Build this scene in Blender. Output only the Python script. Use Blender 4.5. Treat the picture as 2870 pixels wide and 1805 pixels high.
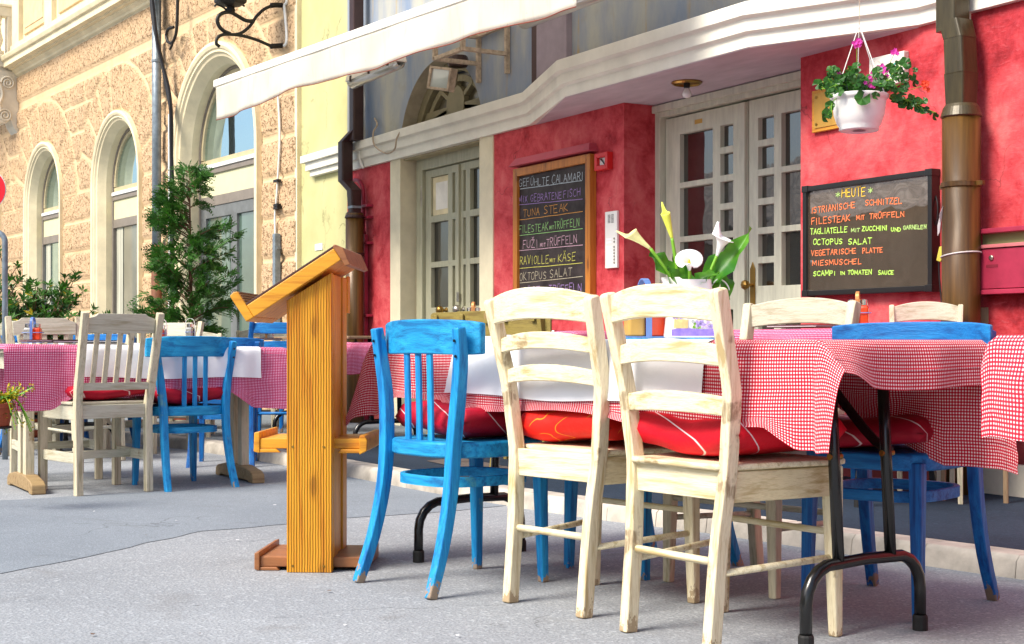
import bpy, bmesh, math, random
from mathutils import Vector, Matrix, noise
random.seed(7)
R = math.radians
scene = bpy.context.scene
for o in list(bpy.data.objects):
    bpy.data.objects.remove(o)
C = scene.collection

# ---------------------------------------------------------------- camera
F, CX, YH, H = 3986.0, 1435.0, 960.0, 0.74          # focal length and horizon in pixels of the 2870 x 1805 photograph
TH = math.atan2(.863, .505); S_, C_ = math.sin(TH), math.cos(TH)
cam_d = bpy.data.cameras.new('camera'); cam = bpy.data.objects.new('camera', cam_d); C.objects.link(cam)
cam.location = (0, 0, H); cam.rotation_euler = (R(90), 0, TH)
cam_d.sensor_width = 36.0; cam_d.lens = 36.0 * F / 2870
cam_d.shift_y = (YH - 902.5) / 2870
cam_d.clip_start = .05; cam_d.clip_end = 400
scene.camera = cam

# ---------------------------------------------------------------- sky, sun, exposure
SUN_EL, SUN_AZ = 47.0, 177.0                        # azimuth measured from +y towards +x
world = bpy.data.worlds.new('World'); scene.world = world; world.use_nodes = True
nt = world.node_tree; nt.nodes.clear()
wo = nt.nodes.new('ShaderNodeOutputWorld'); bg = nt.nodes.new('ShaderNodeBackground'); sk = nt.nodes.new('ShaderNodeTexSky')
sk.sky_type = 'NISHITA'; sk.sun_disc = False; sk.sun_elevation = R(SUN_EL); sk.sun_rotation = R(SUN_AZ)
sk.air_density = 1.0; sk.dust_density = 2.5; sk.ozone_density = 1.0
bg.inputs['Strength'].default_value = .11
nt.links.new(sk.outputs[0], bg.inputs[0]); nt.links.new(bg.outputs[0], wo.inputs[0])
sl = bpy.data.lights.new('sun', 'SUN'); sun = bpy.data.objects.new('sun', sl); C.objects.link(sun)
sl.energy = 2.9; sl.angle = R(24); sl.color = (1.0, .93, .82)
sd = Vector((math.sin(R(SUN_AZ)) * math.cos(R(SUN_EL)), math.cos(R(SUN_AZ)) * math.cos(R(SUN_EL)), math.sin(R(SUN_EL))))
sun.rotation_euler = sd.to_track_quat('Z', 'Y').to_euler(); sun.location = (3, -6, 12)
scene.view_settings.view_transform = 'Standard'; scene.view_settings.look = 'None'
scene.view_settings.gamma = 1; scene.view_settings.exposure = 0.95
scene.render.engine = 'CYCLES'

# ---------------------------------------------------------------- pixel -> point on a real plane of the place
def ray(x, y):
    u = (x - CX) / F; v = (YH - y) / F
    return (u * C_ - S_, u * S_ + C_, v)
def onY(x, y, yc):
    r = ray(x, y); t = yc / r[1]; return Vector((r[0] * t, yc, H + r[2] * t))
def onG(x, y, h=0.):
    r = ray(x, y); t = (h - H) / r[2]; return Vector((r[0] * t, r[1] * t, h))
def onZ(x, y, Z):
    r = ray(x, y); return Vector((r[0] * Z, r[1] * Z, H + r[2] * Z))
def onX(x, y, xc):
    r = ray(x, y); t = xc / r[0]; return Vector((xc, r[1] * t, H + r[2] * t))

# ---------------------------------------------------------------- materials
def lin(c):
    return tuple(((v / 255) / 12.92 if v / 255 <= .04045 else ((v / 255 + .055) / 1.055) ** 2.4) for v in c)
class N:
    def __init__(s, name):
        s.m = bpy.data.materials.new(name); s.m.use_nodes = True; s.t = s.m.node_tree; s.t.nodes.clear()
        s.out = s.n('ShaderNodeOutputMaterial'); s.p = s.n('ShaderNodeBsdfPrincipled'); s.l(s.p.outputs[0], s.out.inputs[0])
    def n(s, ty, **k):
        x = s.t.nodes.new(ty)
        for a, b in k.items(): setattr(x, a, b)
        return x
    def l(s, a, b): s.t.links.new(a, b)
    def i(s, nd, key, v):
        if hasattr(v, 'is_output') or isinstance(v, bpy.types.NodeSocket): s.l(v, nd.inputs[key])
        else: nd.inputs[key].default_value = v
    def coord(s, stretch=(1, 1, 1), rnd=True, kind='Object', rot=(0, 0, 0)):
        tc = s.n('ShaderNodeTexCoord'); mp = s.n('ShaderNodeMapping'); mp.inputs['Scale'].default_value = stretch
        mp.inputs['Rotation'].default_value = rot
        s.l(tc.outputs[kind], mp.inputs[0])
        if rnd:
            oi = s.n('ShaderNodeObjectInfo'); sc = s.n('ShaderNodeVectorMath', operation='SCALE'); cb = s.n('ShaderNodeCombineXYZ')
            for k in range(3): s.l(oi.outputs['Random'], cb.inputs[k])
            s.l(cb.outputs[0], sc.inputs[0]); sc.inputs['Scale'].default_value = 37.0
            s.l(sc.outputs[0], mp.inputs['Location'])
        return mp.outputs[0]
    def noise(s, vec, scale, detail=4, rough=.55, dist=0.):
        x = s.n('ShaderNodeTexNoise'); s.l(vec, x.inputs['Vector']); x.inputs['Scale'].default_value = scale
        x.inputs['Detail'].default_value = detail; x.inputs['Roughness'].default_value = rough; x.inputs['Distortion'].default_value = dist
        return x.outputs['Fac']
    def ramp(s, fac, stops, interp='LINEAR'):
        r = s.n('ShaderNodeValToRGB'); cr = r.color_ramp; cr.interpolation = interp
        while len(cr.elements) < len(stops): cr.elements.new(.5)
        for e, (p, c) in zip(cr.elements, stops):
            e.position = p; e.color = (c[0], c[1], c[2], 1) if isinstance(c, tuple) else (c, c, c, 1)
        s.l(fac, r.inputs[0]); return r.outputs[0]
    def mix(s, f, a, b, mode='MIX'):
        x = s.n('ShaderNodeMix', data_type='RGBA', blend_type=mode)
        for k, v in ((0, f), (6, a), (7, b)):
            if isinstance(v, bpy.types.NodeSocket): s.l(v, x.inputs[k])
            elif k == 0: x.inputs[0].default_value = v
            else: x.inputs[k].default_value = (*v, 1) if len(v) == 3 else v
        return x.outputs[2]
    def math(s, op, a, b=0., cl=False):
        x = s.n('ShaderNodeMath', operation=op, use_clamp=cl)
        for k, v in ((0, a), (1, b)):
            if isinstance(v, bpy.types.NodeSocket): s.l(v, x.inputs[k])
            else: x.inputs[k].default_value = v
        return x.outputs[0]
    def bump(s, h, strength=.3, dist=.01):
        b = s.n('ShaderNodeBump'); b.inputs['Strength'].default_value = strength; b.inputs['Distance'].default_value = dist
        s.l(h, b.inputs['Height']); s.l(b.outputs[0], s.p.inputs['Normal']); return b
    def col(s, v):
        if isinstance(v, bpy.types.NodeSocket): s.l(v, s.p.inputs['Base Color'])
        else: s.p.inputs['Base Color'].default_value = (*v, 1)
    def set(s, rough=.6, metal=0., spec=.4):
        s.i(s.p, 'Roughness', rough); s.i(s.p, 'Metallic', metal); s.i(s.p, 'Specular IOR Level', spec)
        return s.m

def plain(name, c, rough=.6, metal=0., var=.12, scale=8., bump=.1, spec=.4, bs=60., stretch=(1, 1, 1)):
    k = N(name); v = k.coord(stretch)
    f = k.noise(v, scale, 5, .6)
    a = tuple(max(0, x * (1 - var)) for x in c); b = tuple(min(1, x * (1 + var)) for x in c)
    k.col(k.ramp(f, [(.3, a), (.7, b)]))
    if bump: k.bump(k.noise(v, bs, 4), bump, .004)
    return k.set(rough, metal, spec)

def paint_wood(name, paint, dark, wood, axis='z', worn=.36, light=None, rough=.5, feet=None):
    st = {'x': (1.2, 14, 14), 'y': (14, 1.2, 14), 'z': (14, 14, 1.2)}[axis]
    k = N(name); v = k.coord(st); vi = k.coord((1, 1, 1))
    g = k.noise(v, 9, 6, .65); g2 = k.noise(v, 3.2, 4, .6, .4); b = k.noise(vi, 7, 5, .6)
    light = light or tuple(min(1, x * 1.12) for x in paint)
    c = k.ramp(g2, [(.33, dark), (.47, paint), (.72, light)])
    c = k.mix(k.ramp(g, [(.52, 0.), (.66, .55)]), c, dark)
    wm = k.math('MULTIPLY', k.ramp(b, [(worn - .05, 1.), (worn, 0.)]), k.ramp(g, [(.35, .25), (.55, 1.)]))
    c = k.mix(wm, c, wood)
    br = k.noise(k.coord({'x': (2, 60, 60), 'y': (60, 2, 60), 'z': (60, 60, 2)}[axis]), 9, 3, .6)
    c = k.mix(k.ramp(br, [(.50, 0.), (.64, .35)]), c, dark)
    if feet:
        tc = k.n('ShaderNodeTexCoord'); sp = k.n('ShaderNodeSeparateXYZ'); k.l(tc.outputs['Object'], sp.inputs[0])
        e = k.math('ADD', sp.outputs[2], k.math('MULTIPLY', k.noise(k.coord((1, 1, .5)), 34, 4, .7), -.30))
        c = k.mix(k.ramp(k.math('ADD', e, .5), [(.366, .95), (.372, 0.)]), c, feet)
    k.col(c); k.bump(k.math('ADD', g, br), .5, .0025)
    return k.set(k.ramp(g2, [(.3, rough + .15), (.7, rough - .05)]), 0, .35)

m_cream_z = paint_wood('cream_paint_upright', (.80, .71, .49), (.52, .39, .19), (.33, .25, .15), 'z', .42, feet=(.42, .31, .18))
m_cream_x = paint_wood('cream_paint_level', (.80, .72, .50), (.52, .40, .19), (.34, .25, .13), 'x', .36)
m_grey_z = paint_wood('grey_cream_paint_upright', (.64, .58, .42), (.38, .33, .20), (.30, .20, .10), 'z', .35)
m_grey_x = paint_wood('grey_cream_paint_level', (.58, .56, .44), (.40, .36, .24), (.30, .20, .10), 'x', .34)
m_blue_z = paint_wood('blue_paint_upright', (.008, .26, .60), (.004, .12, .36), (.12, .33, .38), 'z', .37, (.02, .38, .70), .45, (.34, .24, .15))
m_blue_x = paint_wood('blue_paint_level', (.008, .28, .58), (.004, .14, .36), (.08, .36, .44), 'x', .36, (.03, .42, .70), .45)
m_deep_z = paint_wood('deep_blue_paint_upright', (.005, .12, .42), (.003, .05, .22), (.02, .25, .40), 'z', .35, (.010, .20, .55), .4, (.25, .17, .10))
m_deep_x = paint_wood('deep_blue_paint_level', (.006, .16, .48), (.004, .08, .28), (.02, .28, .42), 'x', .34, (.02, .25, .60), .4)
m_cream_y = paint_wood('cream_paint_side_rail', (.72, .62, .38), (.46, .34, .15), (.33, .25, .15), 'y', .36)
m_grey_y = paint_wood('grey_cream_paint_side_rail', (.58, .56, .44), (.40, .36, .24), (.30, .20, .10), 'y', .34)
m_blue_y = paint_wood('blue_paint_side_rail', (.008, .28, .58), (.004, .14, .36), (.08, .36, .44), 'y', .36)
m_deep_y = paint_wood('deep_blue_paint_side_rail', (.006, .16, .48), (.004, .08, .28), (.02, .28, .42), 'y', .34)
SIDE = {m_cream_x: m_cream_y, m_grey_x: m_grey_y, m_blue_x: m_blue_y, m_deep_x: m_deep_y}
m_olive = paint_wood('olive_paint', (.26, .20, .05), (.17, .12, .03), (.30, .20, .08), 'x', .34)
m_brownwood = paint_wood('brown_wood', (.28, .19, .11), (.18, .11, .06), (.12, .07, .04), 'z', .34)
m_rawz = paint_wood('bare_worn_wood', (.50, .36, .20), (.32, .21, .10), (.62, .55, .42), 'z', .38)
m_rawx = paint_wood('bare_worn_wood_level', (.36, .25, .12), (.24, .15, .07), (.55, .48, .36), 'x', .36)

def pine(name, axis='z', ribs=True, c1=(.68, .31, .022), c2=(.46, .15, .010), dark=(.14, .04, .006)):
    st = {'x': (1.0, 16, 16), 'z': (16, 16, .8)}[axis]
    k = N(name); v = k.coord(st); vi = k.coord((1, 1, 1))
    g = k.noise(v, 3.0, 6, .6, .6); g2 = k.noise(v, 12, 4, .6)
    c = k.ramp(g, [(.32, c2), (.5, c1), (.75, tuple(min(1, x * 1.2) for x in c1))])
    c = k.mix(k.ramp(g2, [(.55, 0.), (.75, .35)]), c, c2)
    vo = k.n('ShaderNodeTexVoronoi', voronoi_dimensions='2D'); mp = k.coord((6.5, 6.5, 2.3) if axis == 'z' else (3.4, 6, 6)); s3 = k.n('ShaderNodeSeparateXYZ'); k.l(mp, s3.inputs[0]); c3 = k.n('ShaderNodeCombineXYZ'); k.l(s3.outputs[0], c3.inputs[0]); k.l(s3.outputs[2], c3.inputs[1]); k.l(c3.outputs[0], vo.inputs['Vector']); vo.inputs['Scale'].default_value = 1.
    kn = k.ramp(vo.outputs['Distance'], [(.0, 1.), (.06, .9), (.09, .35), (.15, 0.)])
    c = k.mix(k.math('MULTIPLY', k.math('MULTIPLY', kn, k.ramp(g2, [(.35, .35), (.6, 1.)])), .75), c, dark)
    k.col(c)
    if ribs:
        w = k.n('ShaderNodeTexWave', wave_type='BANDS', bands_direction='X'); w.inputs['Scale'].default_value = 36; w.inputs['Distortion'].default_value = 1.1
        w.inputs['Detail'].default_value = 1; w.inputs['Detail Scale'].default_value = .6
        tc = k.n('ShaderNodeTexCoord'); k.l(tc.outputs['Object'], w.inputs['Vector'])
        k.bump(k.math('ADD', w.outputs['Fac'], k.math('MULTIPLY', g2, .4)), .75, .004)
        c = k.mix(k.ramp(w.outputs['Fac'], [(.08, .38), (.40, 0.)]), c, c2); k.col(c)  # groove shade painted into the colour as darker lines between the ribs
    else: k.bump(g2, .3, .003)
    return k.set(.42, 0, .4)
m_pine_rib = pine('ribbed_pine'); m_pine_z = pine('pine_upright', 'z', False); m_pine_x = pine('pine_level', 'x', False)
m_pine_brown = pine('brown_stained_pine', 'x', False, (.30, .12, .045), (.20, .07, .03), (.10, .03, .012))
m_dark_cover = plain('dark_brown_cover', (.07, .03, .022), .5)

def gingham(name, red=(.52, .002, .016), white=(.86, .78, .79), pitch=.0084):
    k = N(name); tc = k.n('ShaderNodeTexCoord'); sp = k.n('ShaderNodeSeparateXYZ'); k.l(tc.outputs['UV'], sp.inputs[0])
    s = []
    for a in (0, 1):
        f = k.math('FRACT', k.math('MULTIPLY', sp.outputs[a], 1 / pitch))
        t = k.math('ABSOLUTE', k.math('SUBTRACT', f, .5))
        s.append(k.ramp(t, [(.24, 1.), (.29, 0.)]))
    sm = k.math('MULTIPLY', k.math('ADD', s[0], s[1]), .5)
    c = k.ramp(sm, [(0., white), (.5, tuple(.5 * a + .5 * b for a, b in zip(red, (.74, .11, .16)))), (1., red)])
    k.col(c)
    cre = [k.ramp(k.math('ABSOLUTE', k.math('SUBTRACT', k.math('FRACT', k.math('MULTIPLY', sp.outputs[a_], 1 / .235)), .5)), [(.0, 1.), (.022, 0.)]) for a_ in (0, 1)]
    k.bump(k.math('ADD', k.noise(k.coord((1, 1, 1)), 18, 5, .62), k.math('MULTIPLY', k.math('ADD', cre[0], cre[1]), .5)), .55, .008)
    k.p.inputs['Sheen Weight'].default_value = .1
    # thin cloth lets some light through
    tr = k.n('ShaderNodeBsdfTranslucent'); k.l(c, tr.inputs[0]); ms = k.n('ShaderNodeMixShader'); ms.inputs[0].default_value = .07
    k.l(k.p.outputs[0], ms.inputs[1]); k.l(tr.outputs[0], ms.inputs[2]); k.l(ms.outputs[0], k.out.inputs[0])
    return k.set(.85, 0, .15)
m_ging_red = gingham('red_gingham'); m_ging_pink = gingham('crimson_gingham', (.42, .001, .095), (.84, .60, .84))
def linen():
    k = N('white_linen'); v = k.coord((1, 1, 1))
    k.col(k.ramp(k.noise(v, 6, 4), [(.3, (.85, .86, .89)), (.7, (.90, .90, .92))])); k.bump(k.noise(v, 14, 4, .6), .35, .006); return k.set(.9, 0, .1)
m_linen = linen()

def cushion_mat(name, c, line, kind='arc'):
    k = N(name); tc = k.n('ShaderNodeTexCoord'); oi = k.n('ShaderNodeObjectInfo')
    sp = k.n('ShaderNodeSeparateXYZ'); k.l(tc.outputs['Object'], sp.inputs[0])
    if kind == 'arc':
        mp = k.coord((1, 1.7, 1.6), True)
        w = k.n('ShaderNodeTexWave', wave_type='RINGS', rings_direction='SPHERICAL'); k.l(mp, w.inputs['Vector'])
        w.inputs['Scale'].default_value = 2.1; w.inputs['Distortion'].default_value = 1.8; w.inputs['Detail'].default_value = 0
        ln = k.ramp(w.outputs['Fac'], [(.9975, 0.), (.9990, 1.)])
    else:
        mp = k.coord((1, 1, 1.3), True)
        nz = k.n('ShaderNodeTexNoise'); k.l(mp, nz.inputs['Vector']); nz.inputs['Scale'].default_value = 11; nz.inputs['Detail'].default_value = 0
        t = k.math('ABSOLUTE', k.math('SUBTRACT', nz.outputs['Fac'], .52)); ln = k.math('MULTIPLY', k.ramp(t, [(.006, 1.), (.011, 0.)]), k.ramp(k.noise(k.coord((1, 1, 1)), 6, 1), [(.48, 0.), (.52, 1.)]))
    v = k.coord((1, 1, 1)); f = k.noise(v, 5, 3)
    c0 = k.ramp(f, [(.3, tuple(x * .7 for x in c)), (.7, tuple(min(1, x * 1.15) for x in c))])
    k.col(k.mix(ln, c0, line)); k.bump(k.noise(v, 16, 4, .6), .5, .01)
    return k.set(.6, 0, .3)
m_cush = cushion_mat('dark_red_cushion', (.40, .003, .022), (.80, .62, .62))
m_cush_b = cushion_mat('bright_red_cushion', (.68, .003, .018), (.85, .75, .75))
m_cush_o = cushion_mat('scarlet_cushion', (.72, .012, .006), (.85, .25, .01), 'squiggle')

def stucco():
    k = N('sponged_red_stucco'); v = k.coord((1, 1, 1), False)
    a = k.noise(v, 2.1, 5, .62, .7); b = k.noise(v, 8, 6, .7, .4); d = k.noise(v, 40, 4, .6)
    f = k.math('ADD', k.math('MULTIPLY', a, .62), k.math('MULTIPLY', b, .38))
    c = k.ramp(f, [(.36, (.24, .012, .018)), (.44, (.43, .030, .040)), (.52, (.58, .070, .080)), (.62, (.68, .135, .135))])
    c = k.mix(k.ramp(d, [(.45, 0.), (.75, .22)]), c, (.68, .12, .16))
    tc = k.n('ShaderNodeTexCoord'); sp = k.n('ShaderNodeSeparateXYZ'); k.l(tc.outputs['Object'], sp.inputs[0])
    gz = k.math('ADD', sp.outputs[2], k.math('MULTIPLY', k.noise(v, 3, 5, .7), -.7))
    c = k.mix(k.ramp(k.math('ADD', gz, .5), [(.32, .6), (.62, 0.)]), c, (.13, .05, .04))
    tr = k.noise(k.coord((1, 1, 4), False, rot=(0, .5, 0)), 11, 5, .7, .6)
    c = k.mix(k.ramp(tr, [(.60, 0.), (.70, .30)]), c, (.70, .17, .19))
    ve = k.n('ShaderNodeTexVoronoi', feature='DISTANCE_TO_EDGE'); ve.inputs['Scale'].default_value = 1.1
    wv = k.n('ShaderNodeVectorMath', operation='ADD'); ns = k.n('ShaderNodeTexNoise'); ns.inputs['Scale'].default_value = 3.5; ns.inputs['Detail'].default_value = 6; k.l(v, ns.inputs['Vector'])
    sc = k.n('ShaderNodeVectorMath', operation='SCALE'); sc.inputs['Scale'].default_value = .4; k.l(ns.outputs['Color'], sc.inputs[0]); k.l(v, wv.inputs[0]); k.l(sc.outputs[0], wv.inputs[1]); k.l(wv.outputs[0], ve.inputs['Vector'])
    c = k.mix(k.math('MULTIPLY', k.ramp(ve.outputs['Distance'], [(.001, .7), (.004, 0.)]), k.ramp(k.noise(v, 1.4, 3), [(.5, 0.), (.57, 1.)])), c, (.10, .02, .02))
    k.col(c); k.bump(k.math('ADD', k.math('ADD', b, tr), k.math('MULTIPLY', d, .5)), .4, .008)
    return k.set(.75, 0, .25)
m_red = stucco()
def upper():
    k = N('stained_grey_blue_render'); v = k.coord((1, 1, 1), False); vs = k.coord((1.6, 1.6, .45), False)
    tc = k.n('ShaderNodeTexCoord'); sp = k.n('ShaderNodeSeparateXYZ'); k.l(tc.outputs['Object'], sp.inputs[0])
    a = k.noise(vs, 1.6, 5, .6, .3); b = k.noise(v, 5, 6, .65)
    c = k.ramp(a, [(.3, (.16, .23, .36)), (.5, (.29, .32, .36)), (.68, (.44, .43, .36))])
    c = k.mix(k.ramp(b, [(.56, 0.), (.72, .5)]), c, (.30, .28, .20))
    # rust-yellow run marks
    y = k.noise(k.coord((9, 9, .5), False), 1.3, 3)
    c = k.mix(k.math('MULTIPLY', k.ramp(y, [(.60, 0.), (.70, .6)]), k.ramp(b, [(.35, 0.), (.6, 1.)])), c, (.42, .29, .08))
    k.col(c); k.bump(b, .25, .006); return k.set(.8, 0, .2)
m_upper = upper()
m_mauve = plain('mauve_render', (.30, .25, .29), .8, var=.25, scale=3, bump=.2)
m_brown_strip = plain('brown_painted_strip', (.06, .03, .03), .6)
m_soffit = plain('mauve_soffit', (.54, .46, .50), .75, var=.16, scale=2.5, bump=.15, stretch=(1, 3, 1))
m_white = plain('white_masonry_paint', (.80, .78, .68), .65, var=.11, scale=3.2, bump=.3, bs=26)
m_creamtrim = plain('cream_stone_trim', (.72, .65, .46), .7, var=.10, scale=6, bump=.3, bs=25)
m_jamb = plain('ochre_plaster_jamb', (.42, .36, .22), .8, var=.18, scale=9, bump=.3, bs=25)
m_greydoor = plain('sage_grey_door_paint', (.40, .39, .27), .5, var=.14, scale=6, bump=.15, stretch=(6, 6, 1))
m_greydoor2 = plain('pale_sage_door_paint', (.58, .585, .46), .5, var=.14, scale=5, bump=.15, stretch=(6, 6, 1))
m_archgrey = plain('dull_olive_frame_paint', (.22, .19, .11), .6, var=.15, scale=6, bump=.15)
def yellow():
    k = N('pale_lime_render_with_cracks'); v = k.coord((1, 1, 1), False)
    a = k.noise(v, 1.6, 5, .6); c = k.ramp(a, [(.3, (.47, .45, .21)), (.7, (.57, .55, .29))])
    vo = k.n('ShaderNodeTexVoronoi', feature='DISTANCE_TO_EDGE'); 
    vv = k.n('ShaderNodeVectorMath', operation='ADD'); nz = k.n('ShaderNodeTexNoise'); nz.inputs['Scale'].default_value = 4; nz.inputs['Detail'].default_value = 5
    k.l(k.coord((1, 1, 1), False), nz.inputs['Vector']); sc = k.n('ShaderNodeVectorMath', operation='SCALE'); sc.inputs['Scale'].default_value = .3
    k.l(nz.outputs['Color'], sc.inputs[0]); k.l(k.coord((.9, .9, .35), False), vv.inputs[0]); k.l(sc.outputs[0], vv.inputs[1])
    k.l(vv.outputs[0], vo.inputs['Vector']); vo.inputs['Scale'].default_value = 1.3
    cr = k.ramp(vo.outputs['Distance'], [(.003, .8), (.008, 0.)])
    k.col(k.mix(k.math('MULTIPLY', cr, k.ramp(k.noise(v, 3, 2), [(.45, 0.), (.55, .8)])), c, (.22, .20, .10))); k.bump(k.noise(v, 30, 4), .2, .005)
    return k.set(.8, 0, .2)
m_yellow = yellow()
def rustic():
    k = N('vermiculated_ochre_stone'); v = k.coord((1, 1, 1), False)
    at = k.n('ShaderNodeAttribute'); at.attribute_name = 'rough'
    w = k.noise(v, 27, 3, .62, 1.1); w2 = k.noise(v, 48, 3, .6, .6)
    pit = k.ramp(w, [(.36, 0.), (.47, 1.)])
    smooth = k.ramp(k.noise(v, 3, 4), [(.3, (.62, .44, .255)), (.7, (.70, .52, .32))])
    rc = k.mix(k.math('MULTIPLY', k.ramp(w2, [(.3, 0.), (.7, 1.)]), 1.), (.52, .345, .195), (.68, .475, .285))
    rc = k.mix(k.ramp(k.noise(v, 1.3, 3), [(.4, 0.), (.65, .35)]), rc, (.50, .38, .26))
    rc = k.mix(k.ramp(w, [(.38, .8), (.44, 0.)]), rc, (.24, .135, .06))
    k.col(k.mix(at.outputs['Fac'], smooth, rc))
    hgt = k.math('MULTIPLY', at.outputs['Fac'], k.math('ADD', k.math('MULTIPLY', pit, 1.), k.math('MULTIPLY', w2, .5)))
    k.bump(hgt, .75, .018)
    return k.set(.85, 0, .15)
m_rustic = rustic()
m_stone = plain('pale_weathered_stone', (.70, .64, .52), .75, var=.16, scale=3.5, bump=.35, bs=22)
m_stone_w = plain('warm_pale_stone', (.76, .66, .44), .75, var=.14, scale=3.5, bump=.3, bs=22)
m_winframe = plain('grey_brown_window_frame', (.22, .19, .16), .5)
m_winbeige = plain('beige_window_sash', (.50, .42, .25), .5)
m_winpanel = plain('pale_lime_window_panel', (.62, .60, .38), .6, var=.05)
m_whitebar = plain('white_window_bar', (.80, .80, .78), .5)

def glass(name, base, gl=.5, rough=.02, wav=.0, tint=(1, 1, 1)):
    k = N(name); g = k.n('ShaderNodeBsdfGlossy'); g.inputs['Roughness'].default_value = rough; g.inputs['Color'].default_value = (*tint, 1)
    ms = k.n('ShaderNodeMixShader'); v = k.coord((1, 1, 1), False)
    k.col(k.ramp(k.noise(v, 1.6, 3), [(.35, tuple(x * .6 for x in base)), (.65, base)]))
    ms.inputs[0].default_value = gl; k.l(k.p.outputs[0], ms.inputs[1]); k.l(g.outputs[0], ms.inputs[2]); k.l(ms.outputs[0], k.out.inputs[0])
    if wav:
        b = k.n('ShaderNodeBump'); b.inputs['Strength'].default_value = wav; b.inputs['Distance'].default_value = .01
        k.l(k.noise(v, 2.4, 2), b.inputs['Height']); k.l(b.outputs[0], g.inputs['Normal'])
    return k.set(.3, 0, .3)
m_pane = glass('dark_door_glass', (.014, .013, .009), .16, .02, .5)
m_sky_pane = glass('sky_mirroring_glass', (.06, .08, .07), .80, .02, .1, (.72, .92, 1.))
m_green_pane = glass('green_tinted_shop_glass', (.10, .17, .13), .30, .03, .2)
m_curtain = glass('glass_over_grey_curtain', (.20, .20, .16), .22, .05, .1)

def asphalt(name, c1, c2, speck=.5, scale=120, bump=.5):
    k = N(name); v = k.coord((1, 1, 1), False)
    a = k.noise(v, 1.1, 5, .6); b = k.noise(v, scale, 3, .7)
    vo = k.n('ShaderNodeTexVoronoi'); k.l(v, vo.inputs['Vector']); vo.inputs['Scale'].default_value = scale * .8
    c = k.ramp(a, [(.3, c1), (.7, c2)])
    c = k.mix(k.ramp(b, [(.38, .55), (.56, 0.)]), c, tuple(x * .45 for x in c1))
    c = k.mix(k.math('MULTIPLY', k.ramp(vo.outputs['Color'], [(.70, 0.), (.90, speck)]), 1.), c, tuple(min(.8, x * 2.) for x in c2))
    d = k.noise(v, 4.5, 5, .6, .8); c = k.mix(k.ramp(d, [(.60, 0.), (.74, .30)]), c, tuple(x * .5 for x in c1))
    # cracks, tar seams and oily stains
    wp = k.n('ShaderNodeVectorMath', operation='ADD'); ns = k.n('ShaderNodeTexNoise'); ns.inputs['Scale'].default_value = 2.2; ns.inputs['Detail'].default_value = 6; k.l(v, ns.inputs['Vector'])
    sc = k.n('ShaderNodeVectorMath', operation='SCALE'); sc.inputs['Scale'].default_value = .55; k.l(ns.outputs['Color'], sc.inputs[0]); k.l(v, wp.inputs[0]); k.l(sc.outputs[0], wp.inputs[1])
    ve = k.n('ShaderNodeTexVoronoi', feature='DISTANCE_TO_EDGE'); ve.inputs['Scale'].default_value = .75; k.l(wp.outputs[0], ve.inputs['Vector'])
    crk = k.math('MULTIPLY', k.ramp(ve.outputs['Distance'], [(.001, .5), (.004, 0.)]), k.ramp(k.noise(v, .9, 3), [(.56, 0.), (.62, 1.)]))
    c = k.mix(crk, c, tuple(x * .25 for x in c1))
    st = k.ramp(k.noise(v, 1.9, 6, .62, 1.2), [(.58, 0.), (.70, .35)]); c = k.mix(st, c, tuple(x * f_ for x, f_ in zip(c1, (.62, .56, .50))))
    sp2 = k.ramp(k.noise(v, 17, 2, .5), [(.74, 0.), (.77, .55)]); c = k.mix(sp2, c, tuple(x * .4 for x in c1))
    k.col(c); k.bump(k.math('ADD', b, k.math('MULTIPLY', vo.outputs['Distance'], .8)), bump, .004)
    return k.set(.85, 0, .2)
m_street = asphalt('pale_worn_asphalt', (.27, .29, .315), (.345, .368, .395), .26, 130)
m_patch = asphalt('smooth_grey_asphalt_patch', (.205, .235, .27), (.265, .30, .34), .2, 170, .35)
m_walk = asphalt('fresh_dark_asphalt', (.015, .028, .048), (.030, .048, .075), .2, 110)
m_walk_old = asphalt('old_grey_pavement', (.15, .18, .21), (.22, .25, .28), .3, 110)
m_kerb = plain('pale_limestone_kerb', (.46, .42, .36), .8, var=.4, scale=6, bump=.6, bs=30)
m_paver = plain('paver_patch', (.11, .09, .08), .8)

m_black = plain('black_gloss_steel', (.006, .006, .006), .22, var=0, bump=.03, spec=.6)
m_rubber = plain('black_rubber', (.012, .012, .012), .7)
m_iron = plain('black_wrought_iron', (.012, .010, .009), .5, bump=.3, bs=40)
m_chrome = plain('chrome', (.75, .75, .76), .15, 1., bump=0)
m_brass = plain('old_brass', (.34, .20, .05), .32, .9, var=.3, bump=.2)
m_steelknob = plain('steel_knob', (.42, .38, .32), .3, .9, var=.3)
m_pipe_brown = plain('brown_painted_gutter_pipe', (.11, .055, .012), .33, .15, var=.45, scale=3.5, stretch=(10, 10, .5), bump=.15, spec=.6)
m_pipe_dark = plain('dark_bronze_gutter_pipe', (.055, .042, .016), .35, .2, var=.4, scale=4, stretch=(6, 6, 1), spec=.6)
m_pipe_choc = plain('chocolate_gutter_pipe', (.045, .022, .020), .4, .1, var=.3, scale=4)
m_galv = plain('galvanised_pipe', (.24, .29, .33), .45, .35, var=.3, scale=14, bump=.15)
m_rust = plain('rusty_pipe', (.17, .065, .03), .7, .1, var=.4, scale=12)
m_cable = plain('black_cable', (.008, .008, .010), .5)
m_whitepl = plain('white_plastic', (.78, .78, .74), .4, var=.04)
m_bracket = plain('rusty_painted_angle_iron', (.46, .37, .27), .7, .1, var=.35, scale=22, bump=.4)
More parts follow.
